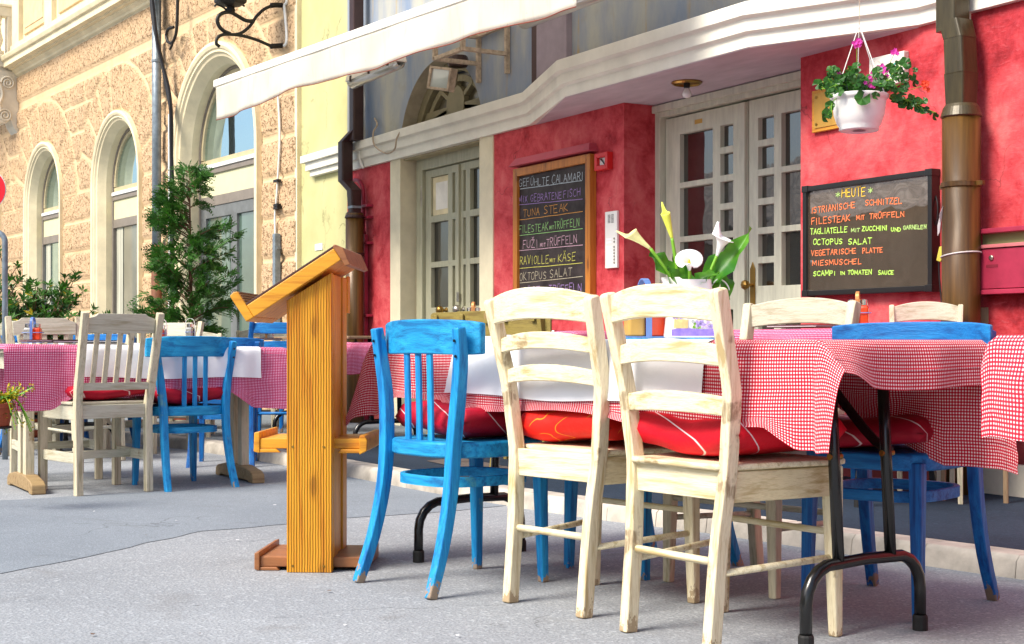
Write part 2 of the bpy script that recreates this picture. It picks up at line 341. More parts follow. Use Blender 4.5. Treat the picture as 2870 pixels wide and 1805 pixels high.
def awn():
    k = N('cream_awning_fabric'); v = k.coord((1, 1, 1)); c = k.ramp(k.noise(v, 3, 5, .6), [(.3, (.78, .74, .64)), (.7, (.86, .82, .73))]); c = k.mix(k.ramp(k.noise(k.coord((5, 5, .8)), 2.4, 5, .65), [(.55, 0.), (.70, .30)]), c, (.55, .46, .33)); c = k.mix(k.ramp(k.noise(v, 24, 3, .6), [(.68, 0.), (.74, .4)]), c, (.5, .40, .27)); k.col(c); k.bump(k.noise(v, 9, 4), .3, .006)
    tr = k.n('ShaderNodeBsdfTranslucent'); k.l(c, tr.inputs[0]); ms = k.n('ShaderNodeMixShader'); ms.inputs[0].default_value = .35
    k.l(k.p.outputs[0], ms.inputs[1]); k.l(tr.outputs[0], ms.inputs[2]); k.l(ms.outputs[0], k.out.inputs[0]); return k.set(.85, 0, .1)
m_awning = awn()
m_awnbar = plain('white_awning_bar', (.80, .77, .68), .5, var=.12, scale=9)
m_hem = plain('red_hem', (.28, .06, .03), .8)
m_diffuser = glass('clear_lamp_cover', (.50, .50, .46), .25, .1)
def chalkboard():
    k = N('chalk_smudged_slate'); v = k.coord((1, 1, 1), False)
    k.col(k.ramp(k.noise(v, 7, 5, .65, .4), [(.35, (.020, .014, .013)), (.7, (.060, .048, .045))])); return k.set(.6, 0, .3)
m_slate = chalkboard()
m_gloss_board = glass('glossy_black_board', (.085, .060, .036), .30, .015, .25)
m_oak = pine('orange_frame_wood', 'z', False, (.46, .17, .025), (.30, .09, .015), (.1, .03, .01))
m_blackframe = plain('black_frame', (.010, .009, .008), .35, spec=.6)
m_plaquewood = pine('golden_plaque_wood', 'x', False, (.58, .26, .03), (.42, .16, .02), (.2, .07, .01))
m_gold = plain('golden_plate', (.55, .31, .06), .4, .3, var=.15)
def marble():
    k = N('white_marble'); v = k.coord((1, 1, 1), False); k.col(k.ramp(k.noise(v, 14, 6, .7, 1.5), [(.35, (.50, .42, .34)), (.5, (.74, .71, .65)), (.8, (.80, .78, .73))])); return k.set(.4)
m_marble = marble()
m_redmetal = plain('crimson_painted_metal', (.34, .025, .06), .45, .0, var=.22, scale=7, bump=.1)
m_pink = plain('worn_pink_edge', (.52, .15, .16), .6)
m_alarm = plain('red_plastic', (.60, .02, .02), .35)
m_terracotta = plain('terracotta', (.32, .07, .03), .8)
m_potwhite = plain('white_plastic_pot', (.80, .80, .78), .35, var=.03, bump=.02)

def leafmat(name, dark, lightc, trans=.3, rough=.4):
    k = N(name); v = k.coord((1, 1, 1)); f = k.noise(v, 9, 3, .6)
    c = k.ramp(f, [(.32, dark), (.55, tuple(.5 * a + .5 * b for a, b in zip(dark, lightc))), (.72, lightc)]); k.col(c)
    tr = k.n('ShaderNodeBsdfTranslucent'); k.l(c, tr.inputs[0]); ms = k.n('ShaderNodeMixShader'); ms.inputs[0].default_value = trans
    k.l(k.p.outputs[0], ms.inputs[1]); k.l(tr.outputs[0], ms.inputs[2]); k.l(ms.outputs[0], k.out.inputs[0])
    return k.set(rough, 0, .4)
m_conifer = leafmat('conifer_sprays', (.018, .07, .010), (.075, .25, .025), .25)
m_laurel = leafmat('glossy_laurel_leaves', (.022, .085, .012), (.09, .26, .02), .2, .3)
m_calla = leafmat('calla_leaves', (.03, .17, .015), (.16, .46, .02), .3, .35)
m_geran = leafmat('geranium_leaves', (.012, .07, .008), (.05, .19, .02), .2)
m_ylw_leaf = leafmat('yellow_flowers', (.42, .32, .01), (.80, .60, .02), .3)
m_bark = plain('brown_bark', (.12, .065, .035), .9, var=.3, scale=12, bump=.6, bs=30)
m_stem = plain('green_stem', (.18, .42, .03), .45, var=.1)
m_petal = plain('white_petal', (.85, .85, .84), .5, var=.03, bump=.05)
m_petal_y = plain('lime_yellow_petal', (.70, .76, .10), .5, var=.25, scale=10, bump=.05)
m_spadix = plain('yellow_spadix', (.80, .50, .02), .7)
m_magenta = plain('magenta_petal', (.72, .05, .42), .6, var=.2, scale=40)
m_scarlet = plain('scarlet_petal', (.80, .06, .02), .6, var=.2, scale=40)

# ---------------------------------------------------------------- mesh building
class MB:
    def __init__(s): s.v = []; s.f = []; s.uv = None
    def add(s, vs, fs):
        b = len(s.v); s.v += [Vector(p) for p in vs]; s.f += [[b + i for i in q] for q in fs]; return s
    def box(s, a, b):
        x0, y0, z0 = [min(p, q) for p, q in zip(a, b)]; x1, y1, z1 = [max(p, q) for p, q in zip(a, b)]
        return s.add([(x0, y0, z0), (x1, y0, z0), (x1, y1, z0), (x0, y1, z0), (x0, y0, z1), (x1, y0, z1), (x1, y1, z1), (x0, y1, z1)],
                     [(0, 3, 2, 1), (4, 5, 6, 7), (0, 1, 5, 4), (1, 2, 6, 5), (2, 3, 7, 6), (3, 0, 4, 7)])
    def hexa(s, bot, top):
        return s.add(list(bot) + list(top), [(0, 3, 2, 1), (4, 5, 6, 7), (0, 1, 5, 4), (1, 2, 6, 5), (2, 3, 7, 6), (3, 0, 4, 7)])
    def sweep(s, pts, side, w, h, cap=True):
        # rectangular beam: width w along 'side', height h perpendicular to side and path; w/h may be lists
        pts = [Vector(p) for p in pts]; n = len(pts); side = Vector(side).normalized()
        W = w if isinstance(w, (list, tuple)) else [w] * n; Hh = h if isinstance(h, (list, tuple)) else [h] * n
        rings = []
        for i, p in enumerate(pts):
            t = (pts[min(i + 1, n - 1)] - pts[max(i - 1, 0)]).normalized(); nn = t.cross(side).normalized(); sd = nn.cross(t).normalized()
            a, b = sd * W[i] / 2, nn * Hh[i] / 2
            rings += [p - a - b, p + a - b, p + a + b, p - a + b]
        fs = []
        for i in range(n - 1):
            for k in range(4):
                fs.append((4 * i + k, 4 * i + (k + 1) % 4, 4 * i + 4 + (k + 1) % 4, 4 * i + 4 + k))
        if cap: fs += [(3, 2, 1, 0), tuple(4 * (n - 1) + k for k in range(4))]
        return s.add(rings, fs)
    def tube(s, pts, r, k=8, cap=True):
        pts = [Vector(p) for p in pts]; n = len(pts); rr = r if isinstance(r, (list, tuple)) else [r] * n
        t0 = (pts[1] - pts[0]).normalized(); a = t0.cross(Vector((0, 0, 1)))
        if a.length < .1: a = t0.cross(Vector((1, 0, 0)))
        a.normalize(); vs = []
        for i, p in enumerate(pts):
            t = (pts[min(i + 1, n - 1)] - pts[max(i - 1, 0)]).normalized()
            a = (a - t * a.dot(t)).normalized(); b = t.cross(a)
            for j in range(k):
                q = 2 * math.pi * j / k; vs.append(p + (a * math.cos(q) + b * math.sin(q)) * rr[i])
        fs = [(i * k + j, i * k + (j + 1) % k, (i + 1) * k + (j + 1) % k, (i + 1) * k + j) for i in range(n - 1) for j in range(k)]
        if cap: fs += [tuple(range(k - 1, -1, -1)), tuple((n - 1) * k + j for j in range(k))]
        return s.add(vs, fs)
    def lathe(s, prof, c=(0, 0, 0), k=20, axis='z', cap=True):
        vs = []; c = Vector(c)
        for r, z in prof:
            for j in range(k):
                q = 2 * math.pi * j / k; x, y = r * math.cos(q), r * math.sin(q)
                vs.append(c + (Vector((x, y, z)) if axis == 'z' else Vector((x, z, y)) if axis == 'y' else Vector((z, x, y))))
        n = len(prof)
        fs = [(i * k + j, i * k + (j + 1) % k, (i + 1) * k + (j + 1) % k, (i + 1) * k + j) for i in range(n - 1) for j in range(k)]
        if cap: fs += [tuple(range(k - 1, -1, -1)), tuple((n - 1) * k + j for j in range(k))]
        return s.add(vs, fs)
    def ext(s, poly, d):
        # polygon of 3-D points extruded by vector d
        n = len(poly); d = Vector(d); poly = [Vector(p) for p in poly]
        return s.add(poly + [p + d for p in poly], [tuple(range(n - 1, -1, -1)), tuple(range(n, 2 * n))] + [(i, (i + 1) % n, n + (i + 1) % n, n + i) for i in range(n)])
    def grid(s, rows, close=False):
        n, m = len(rows), len(rows[0])
        return s.add([p for r in rows for p in r], [(i * m + j, i * m + (j + 1) % m, (i + 1) * m + (j + 1) % m, (i + 1) * m + j) for i in range(n - 1) for j in range(m if close else m - 1)])
    def build(s, name, mat, parent=None, bevel=0, smooth=False, sub=0, solid=0, local=False, fix=True):
        me = bpy.data.meshes.new(name); vs = s.v
        o = bpy.data.objects.new(name, me); C.objects.link(o)
        if parent is not None:
            o.parent = parent
            if not local:                                   # world coordinates given: make them relative to the parent's origin
                off = Vector((0, 0, 0)); p = parent
                while p: off += p.location; p = p.parent
                vs = [v - off for v in vs]
        elif not local:
            xs = [v.x for v in vs]; ys = [v.y for v in vs]; zs = [v.z for v in vs]
            off = Vector(((min(xs) + max(xs)) / 2, (min(ys) + max(ys)) / 2, min(zs))); vs = [v - off for v in vs]; o.location = off
        me.from_pydata([tuple(v) for v in vs], [], s.f)
        if s.uv:
            ul = me.uv_layers.new(name='UVMap')
            for lp in me.loops: ul.data[lp.index].uv = s.uv[lp.vertex_index]
        if fix:
            bm = bmesh.new(); bm.from_mesh(me); bmesh.ops.recalc_face_normals(bm, faces=bm.faces); bm.to_mesh(me); bm.free()
        for m in (mat if isinstance(mat, (list, tuple)) else [mat]): me.materials.append(m)
        if smooth:
            for p in me.polygons: p.use_smooth = True
        if solid:
            q = o.modifiers.new('thickness', 'SOLIDIFY'); q.thickness = solid; q.offset = 0
        if bevel:
            q = o.modifiers.new('bevel', 'BEVEL'); q.width = bevel; q.segments = 2; q.limit_method = 'ANGLE'; q.angle_limit = R(40)
            for p in me.polygons: p.use_smooth = True
            q.harden_normals = False
            w = o.modifiers.new('wn', 'WEIGHTED_NORMAL'); w.keep_sharp = False
        if sub:
            q = o.modifiers.new('sub', 'SUBSURF'); q.levels = sub; q.render_levels = sub
        return o
def tag(o, label=None, cat=None, group=None, kind=None):
    for k, v in (('label', label), ('category', cat), ('group', group), ('kind', kind)):
        if v: o[k] = v
    return o
def thing(name, label, cat, loc=(0, 0, 0), rz=0., group=None):
    o = bpy.data.objects.new(name, None); C.objects.link(o); o.location = loc; o.rotation_euler = (0, 0, rz); o.empty_display_size = .1
    return tag(o, label, cat, group)
def kids(o): return [c for c in bpy.data.objects if c.parent == o]
def dup(root, loc, rz, label=None, group=None, keep=None):
    def cp(o, par):
        c = o.copy(); C.objects.link(c); c.parent = par
        for ch in kids(o): cp(ch, c)
        return c
    r = cp(root, None); r.location = loc; r.rotation_euler = (0, 0, rz)
    if label: r['label'] = label
    if group: r['group'] = group
    elif 'group' in r.keys() and group == '': del r['group']
    return r
def arc(cx, cy, r, a0, a1, n):
    return [(cx + r * math.cos(R(a0 + (a1 - a0) * i / n)), cy + r * math.sin(R(a0 + (a1 - a0) * i / n))) for i in range(n + 1)]
def spline(pts, n=6):
    pts = [Vector(p) for p in pts]; out = []
    for i in range(len(pts) - 1):
        p0 = pts[max(i - 1, 0)]; p1 = pts[i]; p2 = pts[i + 1]; p3 = pts[min(i + 2, len(pts) - 1)]
        for k in range(n):
            t = k / n
            out.append(.5 * ((2 * p1) + (p2 - p0) * t + (2 * p0 - 5 * p1 + 4 * p2 - p3) * t * t + (3 * p1 - p0 - 3 * p2 + p3) * t ** 3))
    out.append(pts[-1]); return out
# ================================================================ SETTING
W = 5.117                                            # plane of the red facade
g = MB(); g.add([(-90, -60, 0), (60, -60, 0), (60, 60, 0), (-90, 60, 0)], [(0, 1, 2, 3)])
o = g.build('street', m_street, fix=False); tag(o, kind='structure')
# darker repair patch in the street
pp = [(0, 1606), (200, 1570), (393, 1526), (470, 1510), (560, 1489), (700, 1478), (798, 1469), (972, 1451), (1234, 1435), (1397, 1419), (1480, 1410), (1440, 1400), (1330, 1383), (1180, 1360), (1000, 1336), (800, 1356), (560, 1372), (240, 1388), (60, 1400), (-120, 1406), (-200, 1480), (-180, 1640)]
pv = []
pts = [onG(x, y, .002) for x, y in pp]
for i, p in enumerate(pts):
    q = pts[(i + 1) % len(pts)]
    for k in range(6):
        t = k / 6; r = p.lerp(q, t); pv.append(r + Vector((noise.noise(r * 7) * .02, noise.noise(r * 7 + Vector((5, 0, 0))) * .02, 0)))
g = MB(); g.add(pv, [tuple(range(len(pv)))]); o = g.build('asphalt_patch', m_patch, fix=False); tag(o, kind='structure')
# kerb line along the pavement
kl = [Vector((-30, 1.2, 0)), Vector((-16, 2.3, 0)), Vector((-12.0, 2.60, 0)), Vector((-10.6, 2.80, 0)), Vector((-9.6, 3.02, 0)), Vector((-8.3, 3.13, 0)), Vector((-7.4, 3.17, 0)), Vector((-6.5, 3.18, 0)), Vector((-5.69, 3.22, 0)), Vector((-4.9, 3.32, 0)), Vector((-4.39, 3.44, 0)), Vector((-3.68, 3.52, 0)), Vector((-3.05, 3.61, 0)), Vector((-2.0, 3.78, 0)), Vector((2, 4.2, 0)), Vector((12, 4.6, 0))]
KH = .072
random.seed(3)
kp = spline(kl, 2)
g = MB(); dacc = 0; seg = []
for p in kp: seg.append(p)
def kerb_piece(a, b):
    t = (b - a).normalized(); nn = Vector((-t.y, t.x, 0)); a2, b2 = a + t * .0008, b - t * .0008; j = random.uniform(-.002, .002)
    rows = []
    for q in (a2, b2):
        rows.append([q + Vector((0, 0, 0)), q + nn * .008 + Vector((0, 0, KH * .75 + j)), q + nn * .028 + Vector((0, 0, KH + j)), q + nn * .135 + Vector((0, 0, KH + j)), q + nn * .135])
    g.grid(rows); n = len(g.v); g.f += [[n - 10 + k for k in range(5)], [n - 5 + k for k in range(4, -1, -1)]]
L_ = 0; start = kp[0]; i = 0; acc = []
tot = []
for a, b in zip(kp, kp[1:]):
    n = 1 if (b - a).length < .9 else int(round((b - a).length / .7))
    for k in range(n): tot.append((a.lerp(b, k / n), a.lerp(b, (k + 1) / n)))
for a, b in tot: kerb_piece(a, b)
o = g.build('kerb', m_kerb, bevel=.003); tag(o, kind='structure')
WZ = .060
g = MB(); poly = [p + Vector((0, .12, WZ - p.z)) for p in kp if p.x > -9.35] 
poly = [Vector((-9.5, 3.15, WZ))] + poly + [Vector((12, 9, WZ)), Vector((-8.9, 9, WZ))]
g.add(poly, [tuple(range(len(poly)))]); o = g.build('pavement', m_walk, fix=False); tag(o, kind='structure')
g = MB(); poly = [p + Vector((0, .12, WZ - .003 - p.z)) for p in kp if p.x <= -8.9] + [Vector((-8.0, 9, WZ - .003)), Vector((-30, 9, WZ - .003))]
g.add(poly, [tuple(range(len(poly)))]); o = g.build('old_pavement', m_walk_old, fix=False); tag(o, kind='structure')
a = onG(1197, 1292, WZ + .003); b = onG(1290, 1283, WZ + .003); c = onG(1440, 1312, WZ + .003); d = onG(1350, 1324, WZ + .003)
g = MB(); g.ext([a, b, c, d], (0, 0, .002)); o = g.build('paver_patch', m_paver); tag(o, kind='structure')

# ================================================================ RESTAURANT BUILDING
RB = thing('restaurant_building', 'red and grey-blue restaurant facade with white stepped cornice and sage green double doors', 'building', (-7.4, W, 0))
def boxes(name, mat, lst, parent=None, bevel=0):
    g = MB()
    for a, b in lst: g.box(a, b)
    return g.build(name, mat, parent, bevel)
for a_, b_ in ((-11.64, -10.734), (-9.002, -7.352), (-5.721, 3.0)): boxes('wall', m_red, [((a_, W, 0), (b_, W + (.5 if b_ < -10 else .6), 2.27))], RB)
boxes('plinth', m_stone, [((-4.75, W - .035, .0), (3.0, W + .01, .20)), ((-9.02, W - .02, 0), (-7.34, W + .01, .12))], RB, .006)
for a_, b_ in ((-10.734, -10.544), (-9.205, -9.002)): boxes('door_surround', m_creamtrim, [((a_, W - .012, 0), (b_, W + .16, 2.256))], RB, .004)
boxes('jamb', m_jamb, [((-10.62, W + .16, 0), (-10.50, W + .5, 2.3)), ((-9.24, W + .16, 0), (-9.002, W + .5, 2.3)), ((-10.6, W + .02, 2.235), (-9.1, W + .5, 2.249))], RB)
# upper wall with the arched opening
AX, AZ, AR = -9.87, 2.25, .71
g = MB()
g.box((-11.64, W, 2.25), (AX - AR, W + .35, 6.2)); g.box((AX + AR, W, 2.25), (3.0, W + .35, 6.2))
ar = arc(AX, AZ, AR, 0, 180, 32)
for (x0, z0), (x1, z1) in zip(ar, ar[1:]):
    g.add([(x0, W, z0), (x1, W, z1), (x1, W, 6.2), (x0, W, 6.2)], [(0, 1, 2, 3)])
g.build('upper_wall', m_upper, RB)
g = MB()
rows = [[(x, W, z) for x, z in arc(AX, AZ, AR, 0, 180, 32)], [(x, W + .20, z) for x, z in arc(AX, AZ, AR - .0, 0, 180, 32)]]
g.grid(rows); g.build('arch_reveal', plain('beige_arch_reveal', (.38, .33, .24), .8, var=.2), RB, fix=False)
# arched fanlight
FY = W + .12
g = MB()
rr = [(x, z) for x, z in arc(AX, AZ, AR - .005, 0, 180, 32)]; ri = arc(AX, AZ, AR - .09, 0, 180, 32)
for k in range(32):
    g.hexa([(rr[k][0], FY, rr[k][1]), (rr[k + 1][0], FY, rr[k + 1][1]), (ri[k + 1][0], FY, ri[k + 1][1]), (ri[k][0], FY, ri[k][1])],
           [(rr[k][0], FY + .06, rr[k][1]), (rr[k + 1][0], FY + .06, rr[k + 1][1]), (ri[k + 1][0], FY + .06, ri[k + 1][1]), (ri[k][0], FY + .06, ri[k][1])])
rr = arc(AX, AZ, AR - .12, 0, 180, 32); ri = arc(AX, AZ, AR - .17, 0, 180, 32)
for k in range(32):
    g.hexa([(rr[k][0], FY + .03, rr[k][1]), (rr[k + 1][0], FY + .03, rr[k + 1][1]), (ri[k + 1][0], FY + .03, ri[k + 1][1]), (ri[k][0], FY + .03, ri[k][1])],
           [(rr[k][0], FY + .08, rr[k][1]), (rr[k + 1][0], FY + .08, rr[k + 1][1]), (ri[k + 1][0], FY + .08, ri[k + 1][1]), (ri[k][0], FY + .08, ri[k][1])])
g.box((AX - AR + .03, FY + .025, 2.25), (AX + AR - .03, FY + .085, 2.61))
for q in (28, 62, 90, 118, 152):
    c0 = Vector((AX, FY + .05, 2.60)); e = Vector((AX + math.cos(R(q)) * (AR - .14), FY + .05, AZ + math.sin(R(q)) * (AR - .14)))
    g.sweep([c0, e], (0, 1, 0), .05, .035)
g.lathe([(.001, 0), (.15, 0), (.15, .05), (.001, .05)], (AX, FY + .02, 2.61), 24, 'y')
fl = g.build('fanlight_frame', m_archgrey, RB, .003)
g = MB(); pts = [(x, FY + .07, z) for x, z in arc(AX, AZ, AR - .1, 0, 180, 24)]; g.add(pts, [tuple(range(len(pts)))])
g.build('pane', glass('dusty_fanlight_glass', (.12, .10, .055), .08, .25), fl, fix=False)
boxes('light_block', m_pipe_choc, [((-11, W + .62, 0), (-5, W + .7, 3.2))], RB)  # unseen panel added behind the doors to keep light out of the interior
# cornice and soffit
def cornice(path, prof, caps=True):
    g = MB(); rows = []
    P = [Vector((x, y, 0)) for x, y in path]
    for i, p in enumerate(P):
        t0 = (P[i] - P[i - 1]).normalized() if i else (P[1] - P[0]).normalized()
        t1 = (P[i + 1] - P[i]).normalized() if i < len(P) - 1 else t0
        n0, n1 = Vector((t0.y, -t0.x, 0)), Vector((t1.y, -t1.x, 0)); m = (n0 + n1).normalized(); m /= max(.3, m.dot(n0))
        rows.append([p + m * o_ + Vector((0, 0, z)) for o_, z in prof])
    g.grid(rows, True)
    n = len(prof); b = len(g.v) - n * len(P)
    g.f += [[b + k for k in range(n)], [b + n * (len(P) - 1) + k for k in range(n - 1, -1, -1)]]
    return g
cp = [(-.10, 2.25), (.0, 2.25), (.0, 2.315), (.008, 2.320), (.026, 2.326), (.026, 2.39), (.034, 2.395), (.055, 2.402), (.055, 2.470), (.02, 2.482), (-.10, 2.482)]
g = cornice([(-11.62, 5.085), (-8.45, 5.085), (-7.38, 4.695), (-5.66, 4.715), (-4.86, 5.085), (3.0, 5.085)], cp)
g.build('cornice', m_white, RB, .003)
g = MB(); g.ext([(-8.5, 5.15, 2.2465), (-7.385, 4.70, 2.2465), (-5.655, 4.72, 2.2465), (-4.83, 5.15, 2.2465), (-5.70, 5.15, 2.2465), (-5.70, 5.7, 2.2465), (-7.37, 5.7, 2.2465), (-7.37, 5.15, 2.2465)], (0, 0, .22))
g.build('soffit', m_soffit, RB)
boxes('pilaster', m_brown_strip, [((-8.425, W - .03, 2.482), (-8.335, W + .01, 6.1))], RB)
boxes('pilaster', m_mauve, [((-8.335, W - .045, 2.482), (-7.955, W + .01, 6.1))], RB)

def holed(fn, x0, x1, z0, z1, holes, d0, d1):
    g = MB(); xs = sorted({x0, x1, *[h[0] for h in holes], *[h[1] for h in holes]}); zs = sorted({z0, z1, *[h[2] for h in holes], *[h[3] for h in holes]})
    inh = lambda x, z: any(h[0] < x < h[1] and h[2] < z < h[3] for h in holes)
    nx, nz = len(xs) - 1, len(zs) - 1
    cell = lambda i, j: 0 <= i < nx and 0 <= j < nz and not inh((xs[i] + xs[i + 1]) / 2, (zs[j] + zs[j + 1]) / 2)
    idx = {}
    def V_(i, j, d):
        if (i, j, d) not in idx: idx[(i, j, d)] = len(g.v); g.v.append(Vector(fn(xs[i], zs[j], d)))
        return idx[(i, j, d)]
    for i in range(nx):
        for j in range(nz):
            if not cell(i, j): continue
            g.f.append([V_(i, j, d0), V_(i + 1, j, d0), V_(i + 1, j + 1, d0), V_(i, j + 1, d0)])
            g.f.append([V_(i, j, d1), V_(i, j + 1, d1), V_(i + 1, j + 1, d1), V_(i + 1, j, d1)])
            if not cell(i - 1, j): g.f.append([V_(i, j, d0), V_(i, j + 1, d0), V_(i, j + 1, d1), V_(i, j, d1)])
            if not cell(i + 1, j): g.f.append([V_(i + 1, j, d0), V_(i + 1, j, d1), V_(i + 1, j + 1, d1), V_(i + 1, j + 1, d0)])
            if not cell(i, j - 1): g.f.append([V_(i, j, d0), V_(i, j, d1), V_(i + 1, j, d1), V_(i + 1, j, d0)])
            if not cell(i, j + 1): g.f.append([V_(i, j + 1, d0), V_(i + 1, j + 1, d0), V_(i + 1, j + 1, d1), V_(i, j + 1, d1)])
    return g
flat = lambda x, z, d: (x, d, z)
# right door: frame, two leaves with panes
DY = 5.387
g = holed(flat, -7.372, -5.70, .06, 2.262, [(-7.305, -5.735, .06, 2.165)], DY - .03, DY + .12); g.build('door_frame', m_greydoor2, RB, .003)
boxes('door_head_moulding', m_greydoor2, [((-7.372, DY - .055, 2.195), (-5.70, DY - .03, 2.24))], RB, .004)
def leaf_rows(big, small):
    hs = []
    for k in range(3): zt = 2.043 - .338 * k; hs.append((big[0], big[1], zt - .303, zt))
    for k in range(6): zt = 2.043 - .169 * k; hs.append((small[0], small[1], zt - .130, zt))
    for k in range(2): zt = .937 - .338 * k; hs.append((big[0], big[1], zt - .303, zt))
    for k in range(4): zt = .937 - .169 * k; hs.append((small[0], small[1], zt - .130, zt))
    return hs
for (x0, x1, big, small) in ((-7.30, -6.497, (-7.152, -6.824), (-6.752, -6.631)), (-6.485, -5.738, (-6.202, -5.87), (-6.404, -6.266))):
    hs = leaf_rows(big, small)
    g = holed(flat, x0, x1, .075, 2.155, hs, DY + .015, DY + .06)
    lf = g.build('door_leaf', m_greydoor2, RB, .0025)
    for h in hs:
        g = MB(); g.add([(h[0], DY + .048, h[2]), (h[1], DY + .048, h[2]), (h[1], DY + .048, h[3]), (h[0], DY + .048, h[3])], [(0, 1, 2, 3)])
        g.build('pane', m_pane, lf, fix=False)
    if x0 < -7:
        boxes('cover_strip', m_greydoor2, [((-6.555, DY - .008, .08), (-6.500, DY + .016, 2.15))], lf, .004)
        boxes('paint_chip', m_pink if False else plain('bare_wood_chip', (.55, .33, .08), .7), [((-7.0, DY + .0135, 2.085), (-6.925, DY + .0165, 2.112))], lf)
    else:
        g = MB(); pl = [(-.022, 0), (-.022, .235), (-.013, .25), (0, .275), (.013, .25), (.022, .235), (.022, 0), (.013, -.015), (0, -.04), (-.013, -.015)]
        g.ext([(-6.447 + a, DY + .014, .935 + b) for a, b in pl], (0, -.006, 0)); g.build('escutcheon', m_brass, lf, .002)
        g = MB(); g.lathe([(.010, 0), (.010, -.035), (.026, -.042), (.030, -.055), (.026, -.068), (.012, -.075), (.001, -.076)], (-6.447, DY + .01, 1.075), 8, 'y'); g.build('knob', m_brass, lf)
# left door
LY = W + .135
g = holed(flat, -10.50, -9.22, .06, 2.238, [(-10.395, -9.30, .06, 2.145)], LY - .02, LY + .1); g.build('door_frame', m_greydoor, RB, .003)
rowsL = [(1.764, 2.08), (1.391, 1.712), (1.022, 1.345), (.65, .967), (.28, .60)]
for n_, (x0, x1, big, nar) in enumerate(((-10.39, -9.80, (-10.294, -9.997), (-9.925, -9.878)), (-9.795, -9.31, (-9.634, -9.38), (-9.745, -9.705)))):
    hs = [(big[0], big[1], a, b) for a, b in rowsL] + [(nar[0], nar[1], a, b) for a, b in rowsL]
    g = holed(flat, x0, x1, .075, 2.14, hs, LY + .01, LY + .055); lf = g.build('door_leaf', m_greydoor, RB, .0025)
    for k, h in enumerate(hs):
        g = MB(); g.add([(h[0], LY + .043, h[2]), (h[1], LY + .043, h[2]), (h[1], LY + .043, h[3]), (h[0], LY + .043, h[3])], [(0, 1, 2, 3)])
        g.build('pane', m_pane if h[0] == big[0] else m_greydoor, lf, fix=False)
    kx, km = ((-10.022, m_brass), (-9.737, m_steelknob))[n_]
    g = MB(); g.lathe([(.024, 0), (.024, -.006), (.012, -.012), (.012, -.03), (.026, -.038), (.036, -.055), (.036, -.070), (.024, -.086), (.001, -.092)], (kx, LY + .01, .996), 20, 'y'); g.build('knob', km, lf, smooth=True)
    if n_ == 0:
        boxes('notice', plain('yellowed_paper', (.72, .62, .38), .8, var=.15), [((-10.29, LY + .026, 1.768), (-10.0, LY + .030, 2.076))], lf)
        boxes('notice_sheet', plain('white_paper', (.80, .76, .66), .8), [((-10.235, LY + .0235, 1.81), (-10.03, LY + .0255, 2.03))], lf)
        boxes('hinge', m_steelknob, [((-10.425, LY - .022, 1.85), (-10.40, LY + .012, 2.02))], lf, .004)
        boxes('astragal', m_greydoor, [((-9.835, LY - .01, .08), (-9.785, LY + .012, 2.13))], lf, .003)
    else:
        boxes('keyhole_plate', m_steelknob, [((-9.812, LY - .014, 1.06), (-9.772, LY - .0095, 1.135))], lf, .002)

# ================================================================ YELLOW HOUSE
YB = thing('yellow_house', 'narrow pale lime rendered house wall with cracks and a white ledge', 'building', (-12.2, W, 0))
boxes('wall', m_yellow, [((-12.83, W + .02, 0), (-11.64, W + .5, 6.2))], YB)
g = MB()
for o_, za, zb, xa in ((.0, 2.29, 2.345, -12.44), (.026, 2.345, 2.42, -12.49), (.055, 2.42, 2.488, -12.545)):
    g.box((xa, W - .03 - o_, za), (-11.62, W + .03, zb))
g.build('ledge', m_white, YB, .004)
boxes('notice', m_whitepl, [((-12.42, W + .012, 1.60), (-12.24, W + .021, 1.66))], YB)

# ================================================================ OCHRE PALAZZO
BA = R(4.4); BP = Vector((-12.80, 5.113, 0)); BD = Vector((-math.cos(BA), -math.sin(BA), 0)); BN = Vector((math.sin(BA), -math.cos(BA), 0))
def bw(s, z, d=0.): p = BP + BD * s + BN * d; return Vector((p.x, p.y, z))
PB = thing('ochre_palazzo', 'ochre rusticated building with tall round-arched windows and pale stone surrounds', 'building', tuple(bw(5, 0)))
wins = [(1.97, 1.16, 2.79), (5.05, .885, 2.75), (8.10, .885, 2.71), (11.15, .885, 2.71)]
courses = [-.04, .36, .76, 1.16, 1.56, 1.96, 2.36, 2.76, 3.16, 3.56, 3.93]
def rock(s, z):
    # returns (hole, distance to nearest joint)
    best = 9.
    for c, hw, zs in wins:
        dx = s - c
        if z <= zs:
            if abs(dx) < hw - .05: return True, 0
            best = min(best, abs(abs(dx) - hw))
        else:
            r = math.hypot(dx, z - zs)
            if r < hw - .05: return True, 0
            best = min(best, abs(r - hw))
    if z > 4.30: return False, min(best, z - 4.33, 4.70 - z + .1)
    if z > 4.24: return False, 0.
    for c, hw, zs in wins:
        dx = s - c; r = math.hypot(dx, z - zs); ro = hw + .60 if hw < 1 else hw + .42
        if z > zs and r < ro:
            a = math.degrees(math.atan2(z - zs, dx)); st = 180 / 9 if hw < 1 else 180 / 11
            k = (a / st) - math.floor(a / st); da = min(k, 1 - k) * st
            return False, min(best, r * math.sin(R(da)), ro - r)
        if z > zs: best = min(best, r - ro) if r - ro > 0 else best
    best = min(best, *[abs(z - q) for q in courses], 4.24 - z)
    if 2.78 < z:                                            # staggered vertical joints in the spandrels
        k = int((z - 2.76) // .4); ph = (s + (k % 2) * .33) % .66; best = min(best, ph, .66 - ph)
    return False, best
g = MB(); ST = .026; ns = int(12.6 / ST); nz = int(4.72 / ST); idx = {}; att = []
